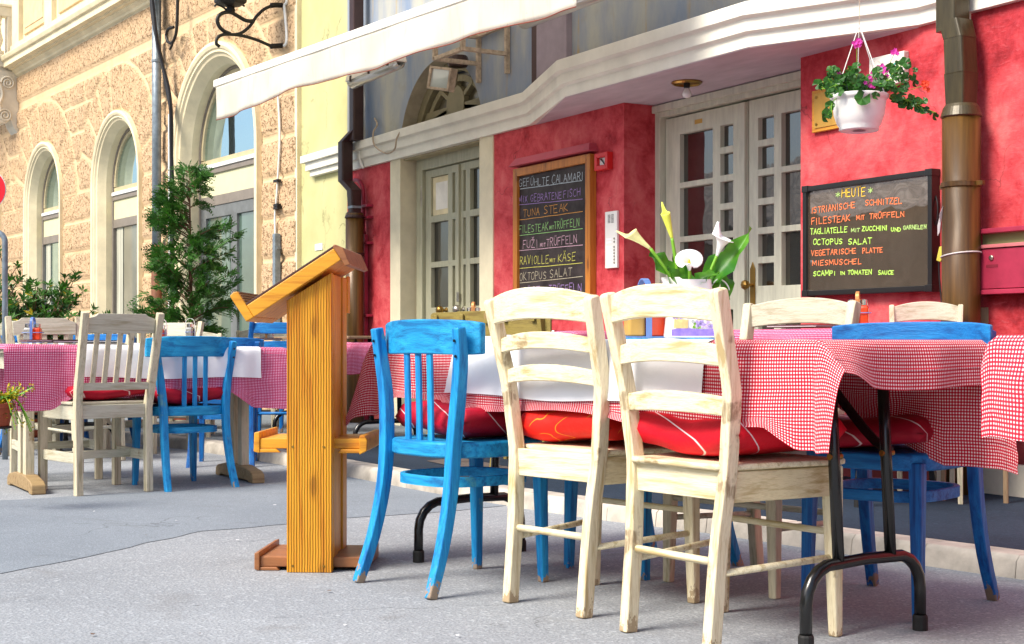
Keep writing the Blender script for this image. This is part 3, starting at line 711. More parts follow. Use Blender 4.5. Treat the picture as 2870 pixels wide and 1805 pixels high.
for i in range(ns + 1):
    for j in range(nz + 1):
        s, z = i * ST, j * ST; hole, dj = rock(s, z)
        if hole: continue
        e = max(0., min(1., (dj - .022) / .022)); e = e * e * (3 - 2 * e)
        h = .030 * e
        if e > .3: h += noise.noise(Vector((s * 16, z * 16, 0))) * .006 + noise.noise(Vector((s * 33, z * 33, 3))) * .005
        elif dj < .012: h -= .006
        idx[(i, j)] = len(g.v); g.v.append(bw(s, z, h)); att.append(e)
for i in range(ns):
    for j in range(nz):
        q = [idx.get(k) for k in ((i, j), (i + 1, j), (i + 1, j + 1), (i, j + 1))]
        if None not in q: g.f.append(q)
o = g.build('wall', m_rustic, PB, smooth=True, fix=False)
at = o.data.attributes.new('rough', 'FLOAT', 'POINT'); at.data.foreach_set('value', att)
g = MB(); g.hexa([bw(-.02, -.1, -.42), bw(13, -.1, -.42), bw(13, -.1, -.9), bw(-.02, -.1, -.9)], [bw(-.02, 4.8, -.42), bw(13, 4.8, -.42), bw(13, 4.8, -.9), bw(-.02, 4.8, -.9)])
g.hexa([bw(-.03, -.1, .024), bw(.02, -.1, .024), bw(.02, -.1, -.419), bw(-.03, -.1, -.419)], [bw(-.03, 4.8, .024), bw(.02, 4.8, .024), bw(.02, 4.8, -.419), bw(-.03, 4.8, -.419)])
g.build('end_wall', m_stone_w, PB)
tp = [(.0, .0), (.0, .055), (.03, .062), (.055, .05), (.065, .035), (.085, .035), (.10, .012), (.120, .005), (.175, -.095), (.175, -.20)]
def surround(c, hw, zs):
    rows = []
    path = [(-1, z, None) for z in (0, .8, 1.6, 2.2, zs)] + [(0, 0, a) for a in [180 - 180 * k / 40 for k in range(1, 40)]] + [(1, z, None) for z in (zs, 2.2, 1.6, .8, 0)]
    for sd_, z, a in path:
        row = []
        for ins, d in tp:
            r = hw - ins * (1 if hw < 1 else 1.25)
            if a is None: row.append(bw(c - sd_ * -1 * r if False else c + sd_ * r, z, d * (1 if hw < 1 else 1.1)))
            else: row.append(bw(c + math.cos(R(a)) * r, zs + math.sin(R(a)) * r, d * (1 if hw < 1 else 1.1)))
        rows.append(row)
    g = MB(); g.grid(rows); return g
for wi, (c, hw, zs) in enumerate(wins):
    surround(c, hw, zs).build('window_surround', m_stone_w, PB, smooth=False)
    ho = hw - .175 * (1 if hw < 1 else 1.25) + .01; D0 = -.185 * (1 if hw < 1 else 1.1)
    # frame with lunette above the transom
    g = MB(); A0, A1 = arc(0, 0, ho, 0, 180, 36), arc(0, 0, ho - .045, 0, 180, 36)
    for k in range(36):
        g.hexa([bw(c + A0[k][0], zs + A0[k][1], D0 + .01), bw(c + A0[k + 1][0], zs + A0[k + 1][1], D0 + .01), bw(c + A1[k + 1][0], zs + A1[k + 1][1], D0 + .01), bw(c + A1[k][0], zs + A1[k][1], D0 + .01)],
               [bw(c + A0[k][0], zs + A0[k][1], D0 - .06), bw(c + A0[k + 1][0], zs + A0[k + 1][1], D0 - .06), bw(c + A1[k + 1][0], zs + A1[k + 1][1], D0 - .06), bw(c + A1[k][0], zs + A1[k][1], D0 - .06)])
    g.hexa([bw(c - ho, 0, D0 + .01), bw(c - ho + .04, 0, D0 + .01), bw(c - ho + .04, 0, D0 - .06), bw(c - ho, 0, D0 - .06)], [bw(c - ho, zs, D0 + .01), bw(c - ho + .04, zs, D0 + .01), bw(c - ho + .04, zs, D0 - .06), bw(c - ho, zs, D0 - .06)])
    g.hexa([bw(c + ho, 0, D0 + .01), bw(c + ho - .04, 0, D0 + .01), bw(c + ho - .04, 0, D0 - .06), bw(c + ho, 0, D0 - .06)], [bw(c + ho, zs, D0 + .01), bw(c + ho - .04, zs, D0 + .01), bw(c + ho - .04, zs, D0 - .06), bw(c + ho, zs, D0 - .06)])
    def bbox(s0, s1, z0, z1, d0, d1):
        g.hexa([bw(s0, z0, d0), bw(s1, z0, d0), bw(s1, z0, d1), bw(s0, z0, d1)], [bw(s0, z1, d0), bw(s1, z1, d0), bw(s1, z1, d1), bw(s0, z1, d1)])
    z2 = zs - .06
    bbox(c - ho + .04, c + ho - .04, z2 - .115, z2 - .055, D0 + .015, D0 - .05)
    bbox(c - ho + .04, c + ho - .04, z2 - .47, z2 - .36, D0 + .005, D0 - .05)
    wf = g.build('window_frame', m_winframe, PB, .004)
    g = MB(); A0, A1 = arc(0, 0, ho - .046, 0, 180, 36), arc(0, 0, ho - .09, 0, 180, 36)
    for k in range(36):
        g.hexa([bw(c + A0[k][0], zs + A0[k][1], D0), bw(c + A0[k + 1][0], zs + A0[k + 1][1], D0), bw(c + A1[k + 1][0], zs + A1[k + 1][1], D0), bw(c + A1[k][0], zs + A1[k][1], D0)],
               [bw(c + A0[k][0], zs + A0[k][1], D0 - .05), bw(c + A0[k + 1][0], zs + A0[k + 1][1], D0 - .05), bw(c + A1[k + 1][0], zs + A1[k + 1][1], D0 - .05), bw(c + A1[k][0], zs + A1[k][1], D0 - .05)])
    bbox(c - ho + .05, c + ho - .05, z2 - .01, z2 + .05, D0, D0 - .05)
    g.build('lunette_sash', m_winbeige, wf, .003)
    g = MB(); bbox(c - ho + .04, c + ho - .04, z2 - .055, z2 - .012, D0 + .03, D0 - .05); g.build('transom_bar', m_whitebar, wf, .003)
    g = MB(); bbox(c - ho + .04, c + ho - .04, z2 - .36, z2 - .115, D0 - .005, D0 - .05); g.build('panel', m_winpanel, wf)
    A1 = arc(0, 0, ho - .08, 0, 180, 36)
    g = MB(); g.add([bw(c + x, zs - .02 + z, D0 - .03) for x, z in A1], [tuple(range(37))]); g.build('lunette_pane', m_sky_pane, wf, fix=False)
    if wi == 0:
        g = holed(lambda s, z, d: bw(s, z, d), c - ho + .04, c + ho - .04, .06, z2 - .47, [(c - ho + .17, c - .07, .35, z2 - .60), (c + .09, c + ho - .17, .35, z2 - .60)], D0 - .005, D0 - .05)
        g.build('door_leaf', plain('blue_grey_door_paint', (.15, .16, .16), .5, var=.2), wf, .003)
        g = MB(); g.add([bw(c - ho + .1, .3, D0 - .035), bw(c + ho - .1, .3, D0 - .035), bw(c + ho - .1, z2 - .55, D0 - .035), bw(c - ho + .1, z2 - .55, D0 - .035)], [(0, 1, 2, 3)]); g.build('pane', m_green_pane, wf, fix=False)
    else:
        g = MB(); g.add([bw(c - ho + .03, .3, D0 - .03), bw(c + ho - .03, .3, D0 - .03), bw(c + ho - .03, z2 - .45, D0 - .03), bw(c - ho + .03, z2 - .45, D0 - .03)], [(0, 1, 2, 3)]); g.build('pane', (m_sky_pane, m_curtain, m_sky_pane, m_curtain)[wi], wf, fix=False)
        g = MB(); bbox(c + ho - .32, c + ho - .10, .3, z2 - .46, D0 - .022, D0 - .026); g.build('curtain_strip', plain('pale_curtain', (.42, .42, .34), .7, var=.3, scale=3, stretch=(9, 9, .3)), wf)
# string course and upper storey
def straight(prof, s0, s1):
    g = MB(); n = len(prof); g.grid([[bw(s, z, d) for d, z in prof] for s in (s0, s1)], True); g.f += [[k for k in range(n)], [2 * n - 1 - k for k in range(n)]]; return g
cpr = [(-.1, 4.68), (.02, 4.68), (.02, 4.72), (.055, 4.74), (.06, 4.77), (.10, 4.80), (.10, 4.815), (.15, 4.82), (.15, 4.84), (.22, 4.845), (.22, 4.93), (.25, 4.94), (.27, 4.985), (.27, 5.0), (.20, 5.05), (-.1, 5.05)]
straight(cpr, -.1, 9.42).build('string_course', m_stone_w, PB, .004)
g = MB()
def sb(s0, s1, z0, z1, d0, d1): g.hexa([bw(s0, z0, d0), bw(s1, z0, d0), bw(s1, z0, d1), bw(s0, z0, d1)], [bw(s0, z1, d0), bw(s1, z1, d0), bw(s1, z1, d1), bw(s0, z1, d1)])
sb(-.1, 13, 5.0, 7.5, .06, -.5); sb(-.1, 9.35, 5.04, 5.16, .14, 0)
for s0 in (7.35, 8.95): sb(s0, s0 + .34, 5.1, 7.5, .13, 0)
g.build('upper_storey', m_stone_w, PB, .006)
g = MB(); sb(7.80, 8.85, 5.25, 6.1, .085, .05); sb(7.88, 8.77, 5.33, 6.02, .095, .08); sb(4.6, 7.2, 5.25, 6.4, .085, .05); g.build('relief_panel', plain('ochre_relief_panel', (.66, .50, .30), .8), PB, .006)
# balcony at the far end
g = MB(); sb(9.42, 12.5, 4.86, 5.0, 1.1, -.1); sb(9.45, 12.5, 4.80, 4.86, 1.05, -.1); sb(9.39, 12.5, 5.0, 5.04, 1.14, 0); g.build('balcony_slab', m_stone, PB, .006)
g = MB(); sb(9.42, 9.60, 5.62, 5.76, 1.1, 0); sb(9.40, 9.62, 5.76, 5.80, 1.12, 0); g.build('balustrade_rail', m_stone, PB, .006)
for dd in (.27, .52, .77):
    q = bw(9.51, 5.04, dd); g = MB(); g.box(q - Vector((.07, .07, 0)), q + Vector((.07, .07, .06)))
    g.lathe([(.055, .06), (.045, .08), (.035, .12), (.065, .20), (.070, .24), (.045, .34), (.034, .44), (.05, .47), (.036, .49), (.05, .53), (.06, .58)], q, 16); g.build('baluster', m_stone, PB, smooth=True)
g = MB(); sb(9.42, 9.56, 5.04, 5.62, .16, .02); g.build('balustrade_post', m_stone, PB, .005)
# console bracket: scrolled side profile
sc = [(0, 4.80), (.85, 4.80), (.86, 4.70), (.80, 4.60), (.70, 4.56), (.60, 4.60), (.52, 4.55), (.45, 4.42), (.40, 4.30), (.36, 4.18), (.34, 4.08), (.28, 4.02), (.18, 4.02), (.12, 4.08), (.08, 3.98), (0, 3.86)]
g = MB(); g.ext([bw(9.40, z, d) for d, z in sc], BD * .34)
for (cd, cz, cr) in ((.70, 4.66, .11), (.20, 4.13, .10), (.16, 4.62, .10)):
    pts = []
    for k in range(40):
        a = k * .35; r = cr * (1 - k / 46); pts.append(bw(9.39, cz + math.sin(a) * r, cd + math.cos(a) * r))
    g.tube(pts, .016, 6)
pts = [bw(9.39, z, d) for d, z in ((.62, 4.74), (.45, 4.70), (.30, 4.62), (.24, 4.45), (.28, 4.30), (.26, 4.2))]; g.tube(spline(pts, 5), .02, 6)
g.build('console', m_stone, PB)
for o in kids(PB):
    if o.name.startswith('console'): o.name = 'console_bracket'

# low house across the street, mirrored in the glass
OH = thing('tiled_house', 'low plastered house with a grey tiled roof across the street, mirrored in the door panes', 'building', (-16, -9, 0))
boxes('wall', plain('grey_plaster', (.30, .27, .22), .85, var=.25, scale=2), [((-34, -13, 0), (2, -9.4, 3.3))], OH)
g = MB(); rows = []
for i in range(0, 241):
    x = -34.6 + i * .155; h = .05 * math.sin(i * math.pi / 1.0 * .5 * 1.0); rows.append([Vector((x, -8.9 - t * 3.4, 3.15 + t * 1.9 + h + (.03 if k % 2 else 0))) for k, t in enumerate([q / 14 for q in range(15)])])
g.grid(rows); g.build('roof', plain('grey_roof_tiles', (.50, .44, .38), .8, var=.5, scale=9), OH, fix=False)
# ================================================================ FURNITURE BUILDERS (local: seat looks along +y, origin on the floor)
def se(w, d, n, p=3.0, y0=0.):
    out = []
    for k in range(n):
        a = 2 * math.pi * k / n; c, s = math.cos(a), math.sin(a)
        out.append((w / 2 * math.copysign(abs(c) ** (2 / p), c), y0 + d / 2 * math.copysign(abs(s) ** (2 / p), s)))
    return out
def L(mb, name, mat, root, bevel=0, smooth=False, sub=0):
    return mb.build(name, mat, root, bevel, smooth, sub, local=True)

def blue_chair(label, mz, mx, group=None, topz=.81, name='bentwood_chair', hoop=True):
    t = thing(name, label, 'chair', group=group); k = topz / .81
    for s in (-1, 1):
        g = MB(); P = spline([(s * .188, -.285, 0), (s * .178, -.235, .14), (s * .172, -.20, .30), (s * .172, -.188, .44), (s * .186, -.182, .58), (s * .205, -.188, .70), (s * .210, -.200, .785 * k)], 3)
        n = len(P); g.sweep(P, (1, 0, 0), [.030 + .006 * math.sin(i / n * 3.1) for i in range(n)], [.030 + .008 * math.sin(i / n * 3.1) for i in range(n)]); L(g, 'rear_leg', mz, t, .005)
        g = MB(); g.sweep([(s * .165, .165, 0), (s * .158, .155, .42)], (1, 0, 0), [.026, .038], [.026, .038]); L(g, 'front_leg', mz, t, .004)
        for z in (.745, .70):
            g = MB(); g.lathe([(.0045, 0), (.0045, -.003)], (s * .208, -.2165 + (.785 - z) * .10, z * k), 8, 'y'); L(g, 'screw', m_black, t)
    g = MB(); rows = []
    for j in range(15):
        u = -1 + 2 * j / 14; x = u * .243; y = -.196 + .062 * u * u; h = .052 - .006 * abs(u) ** 6; zc = (.752 + .006 * (1 - u * u)) * k
        rows.append([(x, y - .011, zc - h), (x, y + .011, zc - h), (x, y + .011, zc + h), (x, y - .011, zc + h)])
    g.grid(rows, True); g.f += [[3, 2, 1, 0], [56, 57, 58, 59]]; L(g, 'top_rail', mx, t, .005)
    for x in (-.058, .0, .058):
        g = MB(); g.sweep(spline([(x, -.186, .425), (x, -.188, .56), (x, -.192, .715 * k)], 3), (1, 0, 0), .024, .011); L(g, 'slat', mz, t, .003)
    g = MB(); A = se(.405, .415, 40, 3.2, -.005); A2 = se(.39, .40, 40, 3.2, -.005)
    g.grid([[(x, y, .398) for x, y in A2], [(x, y, .402) for x, y in A], [(x, y, .440) for x, y in A], [(x, y, .446) for x, y in A2]], True)
    g.f += [list(range(39, -1, -1)), list(range(120, 160))]; L(g, 'seat', mx, t, .003)
    g = MB(); 
    if hoop:
        A = se(.335, .36, 36, 3.0, -.02); A2 = se(.305, .33, 36, 3.0, -.02)
        g.grid([[(x, y, .310) for x, y in A], [(x, y, .340) for x, y in A], [(x, y, .340) for x, y in A2], [(x, y, .310) for x, y in A2], [(x, y, .310) for x, y in A]], True); L(g, 'hoop_stretcher', mx, t, .003)
    return t

def ladder_chair(label, slats, mz, mx, group=None, topz=.865, spread=.215, foot=.150, name='ladder_back_chair', plates=False):
    t = thing(name, label, 'chair', group=group)
    def px(z): # x and y of the post centre line
        c = [(0, foot, -.235), (.25, foot + .003, -.212), (.44, foot + .018, -.195), (.62, foot + .040, -.205), (topz, spread, -.262)]
        for (z0, x0, y0), (z1, x1, y1) in zip(c, c[1:]):
            if z <= z1: q = (z - z0) / (z1 - z0); return x0 + (x1 - x0) * q, y0 + (y1 - y0) * q
        return spread, -.262
    for s in (-1, 1):
        zs = [0, .12, .25, .36, .44, .53, .62, .70, .78, topz - .02, topz]; P = [(s * px(z)[0], px(z)[1], z) for z in zs]
        g = MB(); g.sweep(spline(P, 2), (1, 0, 0), [.031] * 20 + [.022], [.039] * 19 + [.037, .024]); L(g, 'rear_leg', mz, t, .006)
        g = MB(); g.sweep([(s * .200, .150, 0), (s * .192, .145, .43)], (1, 0, 0), [.027, .042], [.027, .042]); L(g, 'front_leg', mz, t, .005)
        g = MB(); x0, y0 = px(.19); g.tube([(s * x0, y0, .185), (s * .197, .15, .20)], [.009, .009], 8); L(g, 'rung', mx, t, smooth=True)
        g = MB(); g.hexa([(s * (px(.4)[0] - .008), -.19, .355), (s * (px(.4)[0] + .010), -.19, .355), (s * .207, .14, .355), (s * .184, .14, .355)], [(s * (px(.4)[0] - .008), -.19, .430), (s * (px(.4)[0] + .010), -.19, .430), (s * .207, .14, .430), (s * .184, .14, .430)]); L(g, 'seat_rail', SIDE.get(mx, mx), t, .003)
    g = MB(); x0, y0 = px(.21); g.tube([(-x0, y0, .213), (x0, y0, .213)], .010, 8); L(g, 'rung', mx, t, smooth=True)
    g = MB(); g.tube([(-.195, .148, .262), (.195, .148, .262)], .009, 8); L(g, 'rung', mx, t, smooth=True)
    g = MB(); g.box((-.16, -.205, .360), (.16, -.182, .437)); L(g, 'seat_rail', mx, t, .003)
    g = MB(); g.box((-.183, .134, .365), (.183, .154, .430)); L(g, 'seat_rail', mx, t, .003)
    g = MB(); A = [(-.15, -.225), (.15, -.225), (.176, -.20), (.222, .145), (.212, .175), (-.212, .175), (-.222, .145), (-.176, -.20)]
    if plates: A = [(-.10, -.19), (.10, -.19), (.175, -.165), (.222, .145), (.212, .175), (-.212, .175), (-.222, .145), (-.175, -.165)]
    g.ext([(x, y, .4335) for x, y in A], (0, 0, .015)); L(g, 'seat', mx, t, .005)
    for zc, hh, up in slats:
        xx, yy = px(zc); g = MB(); rows = []
        for j in range(17):
            u = -1 + 2 * j / 16; x = u * (xx + .004); y = yy - .030 * (1 - u * u) + .002; a = up * (1 - u * u); h = hh / 2 * (1 - .12 * u * u)
            rows.append([(x, y - .009, zc - h + a * .9), (x, y + .009, zc - h + a * .9), (x, y + .009, zc + h + a), (x, y - .009, zc + h + a)])
        g.grid(rows, True); g.f += [[3, 2, 1, 0], [64, 65, 66, 67]]; L(g, 'back_slat', mx, t, .004)
    return t

def slat_chair(label, mz, mx, group=None, topz=.885, n=5):
    t = thing('slat_back_chair', label, 'chair', group=group)
    for s in (-1, 1):
        g = MB(); g.sweep([(s * .180, -.215, 0), (s * .180, -.205, .42), (s * .186, -.228, .52), (s * .192, -.325, topz)], (1, 0, 0), [.036, .036, .036, .034], [.040, .040, .040, .030]); L(g, 'rear_leg', mz, t, .004)
        g = MB(); g.sweep([(s * .195, .20, 0), (s * .195, .20, .44)], (1, 0, 0), [.038, .040], [.038, .040]); L(g, 'front_leg', mz, t, .004)
        g = MB(); g.hexa([(s * .178, -.19, .365), (s * .196, -.19, .365), (s * .206, .19, .365), (s * .186, .19, .365)], [(s * .178, -.19, .435), (s * .196, -.19, .435), (s * .206, .19, .435), (s * .186, .19, .435)]); L(g, 'seat_rail', SIDE.get(mx, mx), t, .003)
        g = MB(); g.hexa([(s * .176, -.19, .155), (s * .194, -.19, .155), (s * .204, .19, .155), (s * .186, .19, .155)], [(s * .176, -.19, .205), (s * .194, -.19, .205), (s * .204, .19, .205), (s * .186, .19, .205)]); L(g, 'stretcher', SIDE.get(mx, mx), t, .003)
    g = MB(); g.box((-.163, -.215, .370), (.163, -.195, .437)); L(g, 'seat_rail', mx, t, .003)
    g = MB(); g.box((-.178, .19, .370), (.178, .21, .435)); L(g, 'seat_rail', mx, t, .003)
    g = MB(); g.box((-.188, .0, .160), (.188, .022, .200)); L(g, 'stretcher', mx, t, .003)
    g = MB(); g.ext([(x, y, .4385) for x, y in ((-.205, -.19), (.205, -.19), (.222, .225), (-.222, .225))], (0, 0, .014)); L(g, 'seat', mx, t, .004)
    g = MB(); yb, yt = -.222, -.258
    g.box((-.170, -.240, .508), (.170, -.220, .545)); L(g, 'back_rail', mx, t, .003)
    g = MB(); pr = [(-.173, topz - .100), (.173, topz - .100), (.173, topz - .030), (.135, topz - .018), (.120, topz - .006), (-.120, topz - .006), (-.135, topz - .018), (-.173, topz - .030)]
    g.ext([(x, -.318 + (topz - z) * .2, z) for x, z in pr], (0, .020, .0)); L(g, 'back_rail', mx, t, .003)
    for i in range(n):
        x = -.118 + .236 * i / (n - 1); g = MB(); g.sweep([(x, -.232, .543), (x, -.292, topz - .098)], (1, 0, 0), .025, .011); L(g, 'back_slat', mz, t, .002)
    return t

def ply_chair(label, mz, mx, group=None, topz=.86, olive=True):
    t = thing('plywood_back_chair', label, 'chair', group=group)
    for s in (-1, 1):
        g = MB(); g.sweep([(s * .175, -.25, 0), (s * .165, -.19, .43), (s * .150, -.235, topz - .05)], (1, 0, 0), .028, .034); L(g, 'rear_leg', mz, t, .004)
        g = MB(); g.sweep([(s * .18, .19, 0), (s * .17, .17, .43)], (1, 0, 0), .028, .028); L(g, 'front_leg', mz, t, .004)
    g = MB(); g.ext([(x, y, .43) for x, y in se(.40, .40, 28, 4)], (0, 0, .016)); L(g, 'seat', mx, t, .003)
    g = MB(); rows = []
    for j in range(11):
        u = -1 + 2 * j / 10; x = u * .198; y = -.225 + .022 * u * u; c = .012 if abs(u) > .95 else 0
        rows.append([(x, y - .006, topz - .14 + c), (x, y + .006, topz - .14 + c), (x, y + .006, topz - c), (x, y - .006, topz - c)])
    g.grid(rows, True); g.f += [[3, 2, 1, 0], [40, 41, 42, 43]]; L(g, 'backrest', mx, t, .003)
    return t

def cushion(label, mat, loc, rz, w=.40, d=.39, h=.085, z=.452, name='seat_cushion', group='red seat cushions on the chairs', tilt=0):
    g = MB(); n, m = 20, 28; rows = []; rnd = random.Random(sum(map(ord, label)) % 999)
    ph = rnd.random() * 6
    def pt(u, v, sgn):
        # pillow: superellipse outline, puffed, with four tufts
        e = max(0., 1 - max(abs(u), abs(v)) ** 4.5) ** .38
        x = u * w / 2 * (1 - .05 * (1 - abs(v)) * abs(u)); y = v * d / 2 * (1 - .05 * (1 - abs(u)) * abs(v))
        tuft = sum(math.exp(-((u - a) ** 2 + (v - b) ** 2) / .012) for a in (-.38, .38) for b in (-.38, .38))
        fold = .07 * math.sin(u * 9 + ph + sgn) * abs(v) ** 3 + .07 * math.sin(v * 9 + ph) * abs(u) ** 3
        hh = h / 2 * e * (1 - .42 * min(1, tuft) + fold)
        return Vector((x, y, h / 2 + sgn * hh * (1 if sgn > 0 else .82) + .010 * math.sin(3 * u + ph)))
    k = 22
    top = [[pt(-1 + 2 * i / k, -1 + 2 * j / k, 1) for j in range(k + 1)] for i in range(k + 1)]
    bot = [[pt(-1 + 2 * i / k, -1 + 2 * j / k, -1) for j in range(k + 1)] for i in range(k + 1)]
    g.grid(top); g.grid(bot)
    o = g.build(name, mat, None, local=True, smooth=True)
    bm = bmesh.new(); bm.from_mesh(o.data); bmesh.ops.remove_doubles(bm, verts=bm.verts, dist=.0015); bmesh.ops.recalc_face_normals(bm, faces=bm.faces); bm.to_mesh(o.data); bm.free()
    zmin = min(v.co.z for v in o.data.vertices)
    for v in o.data.vertices: v.co.z -= zmin
    o.location = (loc[0], loc[1], z); o.rotation_euler = (R(tilt), 0, rz)
    return tag(o, label, 'cushion', group)

def cloth(name, label, mat, loc, rz, rect, z, ov, group, amp=.012, fold=.45, seed=1, step=.022, lift=0., clip=None, tilt=(0, 0), cat='tablecloth', bulge=None):
    x0, x1, y0, y1 = rect; oL, oR, oF, oB = ov
    u0, u1, v0, v1 = clip if clip else (x0 - oL, x1 + oR, y0 - oF, y1 + oB)
    nu = max(2, int((u1 - u0) / step)); nv = max(2, int((v1 - v0) / step)); g = MB(); g.uv = []
    rows = []
    for i in range(nu + 1):
        row = []
        for j in range(nv + 1):
            u = u0 + (u1 - u0) * i / nu; v = v0 + (v1 - v0) * j / nv
            sx = 1 if u > x1 else -1 if u < x0 else 0; sy = 1 if v > y1 else -1 if v < y0 else 0
            du = max(u - x1, x0 - u, 0.); dv = max(v - y1, y0 - v, 0.); bx = min(max(u, x0), x1); by = min(max(v, y0), y1)
            d = math.hypot(du, dv); r0 = .014; out = r0 * (1 - math.exp(-d / r0)) + lift; drop = d - .45 * r0 * (1 - math.exp(-d / r0))
            px, py, pz = bx, by, z + min(lift, .002)
            if d > 0:
                ca, sa = du / d, dv / d; f2 = 2 * ca * sa
                w = amp * min(1, d / .10)
                along = bx + by * 1.3
                wav = w * (math.sin(along * 17 + seed) + .6 * math.sin(along * 31 + seed * 2.3) + .5) * (1 - f2)
                o_ = out + max(wav, -.004 * 0 + -.002)
                px += sx * (o_ * ca + fold * d * f2 * .72); py += sy * (o_ * sa + fold * d * f2 * .72)
                q = math.sqrt(max(.05, 1 - (fold * f2) ** 2)); pz = z - drop * q + min(lift, .002)
                pz += .006 * math.sin(along * 9 + seed) * min(1, d / .2)
                cr = noise.noise(Vector((u * 7, v * 7, seed))) * .010 * min(1, d / .08) + noise.noise(Vector((u * 19, v * 19, seed + 4))) * .003
                px += sx * abs(cr) if sx else cr * .3; py += sy * abs(cr) if sy else cr * .3
            if bulge:
                px, py, pz = bulge(u, v, px, py, pz)
            pz += tilt[0] * px + tilt[1] * py
            row.append(Vector((px, py, pz))); g.uv.append((u, v))
        rows.append(row)
    g.grid(rows)
    o = g.build(name, mat, None, local=True, smooth=True, solid=0)
    o.location = (loc[0], loc[1], 0); o.rotation_euler = (0, 0, rz)
    return tag(o, label, cat, group)

# ---------------------------------------------------------------- single-stroke chalk lettering
GL = {
 'A': [[(0, 0), (.5, 1), (1, 0)], [(.2, .4), (.8, .4)]], 'B': [[(0, 0), (0, 1), (.7, .95), (.8, .75), (.6, .55), (0, .52)], [(.6, .52), (.95, .35), (.8, .08), (0, 0)]],
 'C': [[(.95, .85), (.6, 1), (.15, .8), (0, .45), (.2, .1), (.6, 0), (.95, .12)]], 'D': [[(0, 0), (0, 1), (.6, .9), (.95, .5), (.65, .08), (0, 0)]],
 'E': [[(.9, 1), (0, .98), (0, 0), (.9, .02)], [(0, .52), (.7, .54)]], 'F': [[(.9, 1), (0, .98), (0, 0)], [(0, .52), (.7, .54)]],
 'G': [[(.9, .85), (.55, 1), (.1, .8), (0, .4), (.25, .05), (.7, 0), (.95, .2), (.95, .45), (.6, .45)]], 'H': [[(0, 0), (0, 1)], [(1, 0), (1, 1)], [(0, .5), (1, .52)]],
 'I': [[(.5, 0), (.5, 1)]], 'J': [[(.8, 1), (.8, .2), (.5, 0), (.1, .12)]], 'K': [[(0, 0), (0, 1)], [(.9, 1), (.05, .45), (.95, 0)]], 'L': [[(0, 1), (0, 0), (.85, .02)]],
 'M': [[(0, 0), (.06, 1), (.5, .25), (.94, 1), (1, 0)]], 'N': [[(0, 0), (0, 1), (.95, 0), (.95, 1)]], 'O': [[(.5, 1), (.1, .8), (0, .45), (.2, .08), (.55, 0), (.9, .2), (1, .55), (.85, .9), (.5, 1)]],
 'P': [[(0, 0), (0, 1), (.7, .95), (.9, .72), (.7, .5), (0, .46)]], 'R': [[(0, 0), (0, 1), (.7, .95), (.85, .75), (.65, .55), (0, .5)], [(.4, .5), (.95, 0)]],
 'S': [[(.9, .88), (.5, 1), (.1, .82), (.2, .58), (.75, .42), (.9, .2), (.5, 0), (.05, .12)]], 'T': [[(0, 1), (1, .98)], [(.5, 1), (.48, 0)]],
 'U': [[(0, 1), (.02, .25), (.4, 0), (.85, .15), (.95, 1)]], 'V': [[(0, 1), (.45, 0), (.95, 1)]], 'X': [[(0, 1), (.95, 0)], [(.9, 1), (0, 0)]], 'Z': [[(.05, 1), (.9, .98), (0, .02), (.95, 0)]],
 'i': [[(.5, 0), (.5, .55)], [(.48, .78), (.52, .82)]], '*': [[(.5, .1), (.5, .9)], [(.1, .3), (.9, .7)], [(.1, .7), (.9, .3)]],
 '1': [[(.1, .75), (.5, 1), (.5, 0)]], '6': [[(.8, 1), (.3, .75), (.05, .35), (.3, 0), (.75, .08), (.85, .35), (.5, .55), (.1, .4)]], ' ': [],
}
def chalk(items, origin, ux, uz, nrm, w, mat, name, parent, seed=1):
    """items: (text, x, z, letter height, letter width, slope) in metres on the board; strokes are thin raised chalk ribbons"""
    nq = [0]; g = MB(); rnd = random.Random(seed); ux, uz, nrm = Vector(ux), Vector(uz), Vector(nrm); origin = Vector(origin)
    def stroke(P):
        P = [origin + ux * a + uz * b + nrm * .0015 for a, b in P]; n = len(P); vs = []
        for i in range(n - 1):
            nq[0] += 1; t = (P[i + 1] - P[i]).normalized(); s = nrm.cross(t) * w / 2; e = t * w * .38; q = nrm * (.00025 * (nq[0] % 5)); wa, wb = rnd.uniform(.8, 1.15), rnd.uniform(.8, 1.15)
            g.add([P[i] - s * wa - e + q, P[i + 1] - s * wb + e + q, P[i + 1] + s * wb + e + q, P[i] + s * wa - e + q], [(0, 1, 2, 3)])
    for it in items:
        if it[0] == '_':
            _, xa, za, xb, zb = it; n = 8; stroke([(xa + (xb - xa) * k / n, za + (zb - za) * k / n + rnd.uniform(-.0012, .0012)) for k in range(n + 1)]); continue
        txt, x, z, h, lw, sl = it
        for ch in txt:
            um = None
            if ch in 'ÜÄŽ': um = ch; ch = {'Ü': 'U', 'Ä': 'A', 'Ž': 'Z'}[ch]
            jx, jz, jh, ja = rnd.uniform(-.06, .06) * lw, rnd.uniform(-.05, .05) * h, h * rnd.uniform(.92, 1.08), rnd.uniform(-.06, .1)
            f_ = .5 if ch in 'Ii' else 1.
            f_ = 1.25 if ch == 'M' else f_
            pen = lambda a, b: (x + jx + (a * f_ + b * ja) * lw, z + sl * (x - it[1]) + jz + b * jh)
            for st in GL[ch]: stroke([pen(a + rnd.uniform(-.03, .03), b + rnd.uniform(-.03, .03)) for a, b in st])
            if um == 'Ž': stroke([pen(.2, 1.35), pen(.45, 1.15), pen(.75, 1.38)])
            elif um:
                for q in (.3, .65): stroke([pen(q, 1.12), pen(q + .03, 1.26)])
            x += lw * (f_ + .32) if ch != ' ' else lw * .9
    return g.build(name, mat, parent, fix=False)
def chalkmat(n, c): return plain(n, c, .9, var=.3, scale=160, bump=0)
